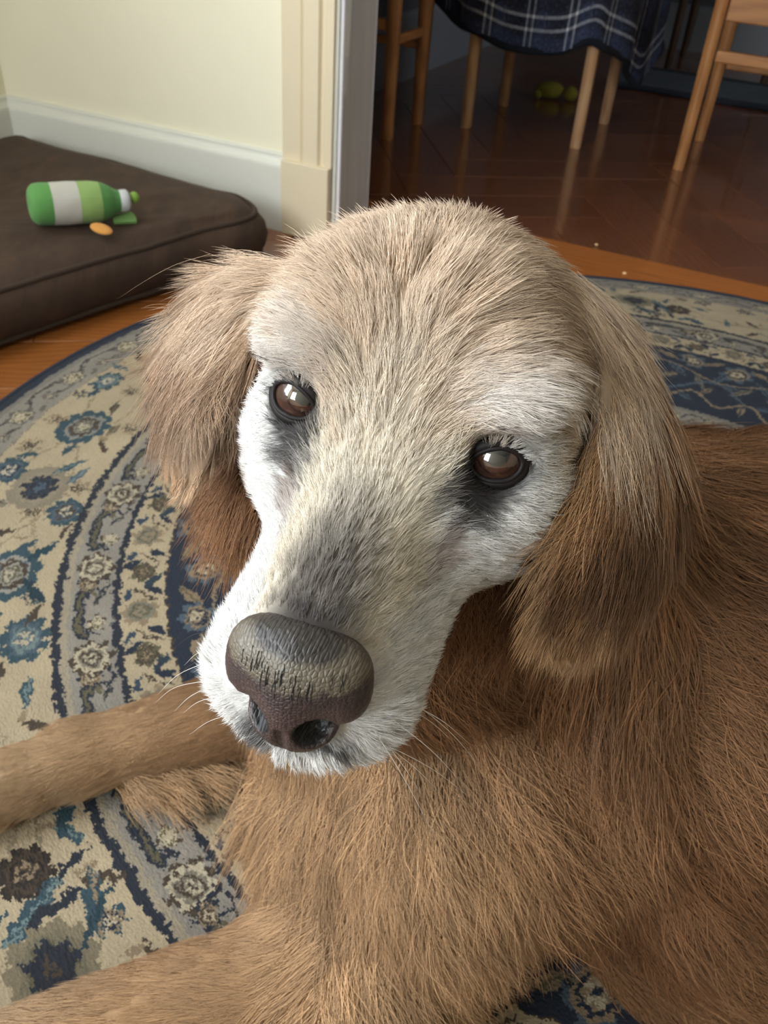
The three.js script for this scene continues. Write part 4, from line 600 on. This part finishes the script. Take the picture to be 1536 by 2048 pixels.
  // ears
  for (const [E3, side] of [[earR, 'R'], [earL, 'L']]) scatter(E3.g, (a) => (side === 'R' && a.y < E3.cc.getPoint(0.6).y ? 2.8 : 1.5), (p, n) => {
    const q = toHead(p); if (headSDF(q.x, q.y, q.z) < -0.25) return; let best = 0, bd = 9; for (let i = 0; i <= 20; i++) { const d = E3.cc.getPoint(i / 20).distanceToSquared(p); if (d < bd) { bd = d; best = i / 20; } }
    const t = E3.cc.getTangent(Math.min(0.96, best)), o = p.clone().sub(E3.cc.getPoint(best)), F = t.clone().addScaledVector(o, side === 'L' ? 9 : 5); F.x += 0.3 * noise(p.x * 60, p.y * 60, p.z * 60); if (side === 'L' && best < 0.55) { F.x -= 0.5; F.y += 0.1; }
    const rim = best > 0.86; const low = side === 'R' && best > 0.62; plant(rim ? 'face_fur' : low ? 'crown_fur' : 'ear_fur', p, n, F, earColor(side)(p).multiplyScalar(0.85 + 0.3 * rr()), rim ? 0.95 : low ? 1 : (best < 0.25 ? 0.7 : 0.95) * (side === 'L' ? 0.85 : 1) * (1 - 0.6 * sstep(best, 0.5, 0.85)), 0.2);
  });
  // trunk and legs
  scatter(bodyG, (a) => (a.x > 0.42 ? 0.18 : a.x < -0.19 ? 2.4 : a.x < -0.04 ? 1.5 : 0.72), (p, n) => {
    if (p.y < 0.02 && n.y < -0.2) return; if (!seen(p, n)) return; const q = toHead(p); if (headSDF(q.x, q.y, q.z) < -0.5) return;
    const leg = 1 - sstep(p.x, -0.07, 0.03), low = p.y < 0.13, F = V3(0.2, -1, 0.2), sw = fbm(p.x * 9, p.y * 9, p.z * 9, 2); F.x += 1.1 * noise(p.x * 7, p.y * 7, p.z * 7 + 3); F.z += 0.8 * noise(p.x * 7 + 5, p.y * 7, p.z * 7);
    let kind = 'body_fur', k = 1 + 0.4 * sw;
    if (p.x > 0.16) F.set(0.7 + 0.7 * sw, -0.6, 0.25);
    if (low && leg > 0.3) { kind = 'leg_fur'; k = 0.9; F.set(-1, -0.25, p.z > -0.33 ? 0.15 : 0.45); if (p.x > -0.04) { F.set(-0.3, -0.9, 0.1); k = 1.5; } if (p.x < -0.24) k = 0.6; }
    plant(kind, p, n, F, bodyColor(p).multiplyScalar((kind === 'leg_fur' ? 0.9 + 0.14 * rr() : 0.8 + 0.3 * rr()) * (1 + (kind === 'leg_fur' ? 0.12 : 0.5) * fbm(p.x * 45, p.y * 45, p.z * 45, 2))), k, 0.13);
  });
  // feathering of the far foreleg, spread on the rug
  for (let k = 0; k < 26; k++) { const t = rr(), p = V3(lerp(-0.2, -0.02, t), 0.022 + 0.012 * rr(), lerp(-0.398, -0.44, t) + 0.012 * rr()), c = TANC.clone().multiplyScalar(0.8 + 0.35 * rr()); plant('ear_fur', p, V3(0, 1, 0.25).normalize(), V3(0.75 + 0.5 * rr(), -0.35, 0.55 + 0.3 * rr()), c, 0.8 + 0.8 * rr(), 0.35); }
  let total = 0;
  for (const [kind, o] of Object.entries(COATS)) bins[kind].forEach((list, vi) => {
    if (!list.length) return; total += list.length;
    const im = new THREE.InstancedMesh(tuft(100 + vi * 13 + o.n * 7 + Math.round(o.len * 1e4), o), hairMat, list.length); im.name = kind; im.userData.kind = 'stuff'; dog.add(im); im.position.copy(BASE).negate();
    list.forEach(([p, s, n, f, k, c], i) => { Mx.makeBasis(s.multiplyScalar(k), n.multiplyScalar(k), f.multiplyScalar(k)).setPosition(p); im.setMatrixAt(i, Mx); im.setColorAt(i, c); });
  });
  console.log('tufts', total);
  // ---------- whiskers and stray long hairs
  const wl = std({ color: lin(190, 160, 130), roughness: 0.6 }), wm = std({ color: lin(236, 230, 220), roughness: 0.5 }), wd = std({ color: lin(60, 50, 46), roughness: 0.5 });
  const strand = (name, pts, rad, m) => { const g = new THREE.TubeGeometry(new THREE.CatmullRomCurve3(pts), 18, rad, 4), p = g.attributes.position; for (let i = 0; i <= 18; i++) { const c = V3(0, 0, 0); for (let j = 0; j < 4; j++) c.addScaledVector(V3().fromBufferAttribute(p, i * 5 + j), 0.25); for (let j = 0; j < 5; j++) { const q = V3().fromBufferAttribute(p, i * 5 + j).lerp(c, 0.9 * (i / 18) ** 2); p.setXYZ(i * 5 + j, q.x, q.y, q.z); } } return sub(name, g, m); };
  const wr = rng(88);
  for (let k = 0; k < 22; k++) { const s = k % 2 ? 1 : -1, z = 5.6 + 2.6 * wr(), y = -5.4 - 2.6 * wr(); let x = s * 4.4; for (let i = 0; i < 60 && headSDF(x, y, z) > 0; i++) x -= s * 0.06; const a = V3(x, y, z), d = V3(s * (0.7 + 0.3 * wr()), -0.5 - 0.4 * wr(), 0.3 - 0.5 * wr()).normalize(), L = 1.6 + 2.6 * wr(); strand('whisker', [a, a.clone().addScaledVector(d, L * 0.5), a.clone().addScaledVector(d, L).add(V3(0, -0.3 * L, -0.1 * L))].map((v) => v.applyMatrix4(headM)), 0.0001, wr() < 0.8 ? wm : wd); }
  for (const e of EYES) for (let k = 0; k < 6; k++) { const a = V3(e.c[0] + (wr() - 0.4) * 1.5 * e.s, e.c[1] + 1.25 + 0.25 * wr(), 0.05), d = V3(e.s * (0.6 + 0.3 * wr()), 0.5, 0.5).normalize(); strand('brow_hair', [a, a.clone().addScaledVector(d, 0.5), a.clone().addScaledVector(d, 1).add(V3(e.s * 0.2, -0.1, 0))].map((v) => v.applyMatrix4(headM)), 0.00009, wd); }
  strand('long_hair', [at(420, 508, 0.37), at(350, 530, 0.375), at(290, 562, 0.38), at(235, 598, 0.385)], 0.00007, wl);
  strand('long_hair', [at(1330, 800, 0.35), at(1365, 850, 0.35), at(1400, 910, 0.352), at(1416, 968, 0.354)], 0.00007, wl);
  strand('long_hair', [at(310, 800, 0.37), at(275, 850, 0.372), at(240, 862, 0.375)], 0.00007, wl);
}

scene.traverse((o) => { if (o.isMesh) { o.castShadow = o.name !== 'window_pane'; o.receiveShadow = true; } });
renderer.render(scene, camera);
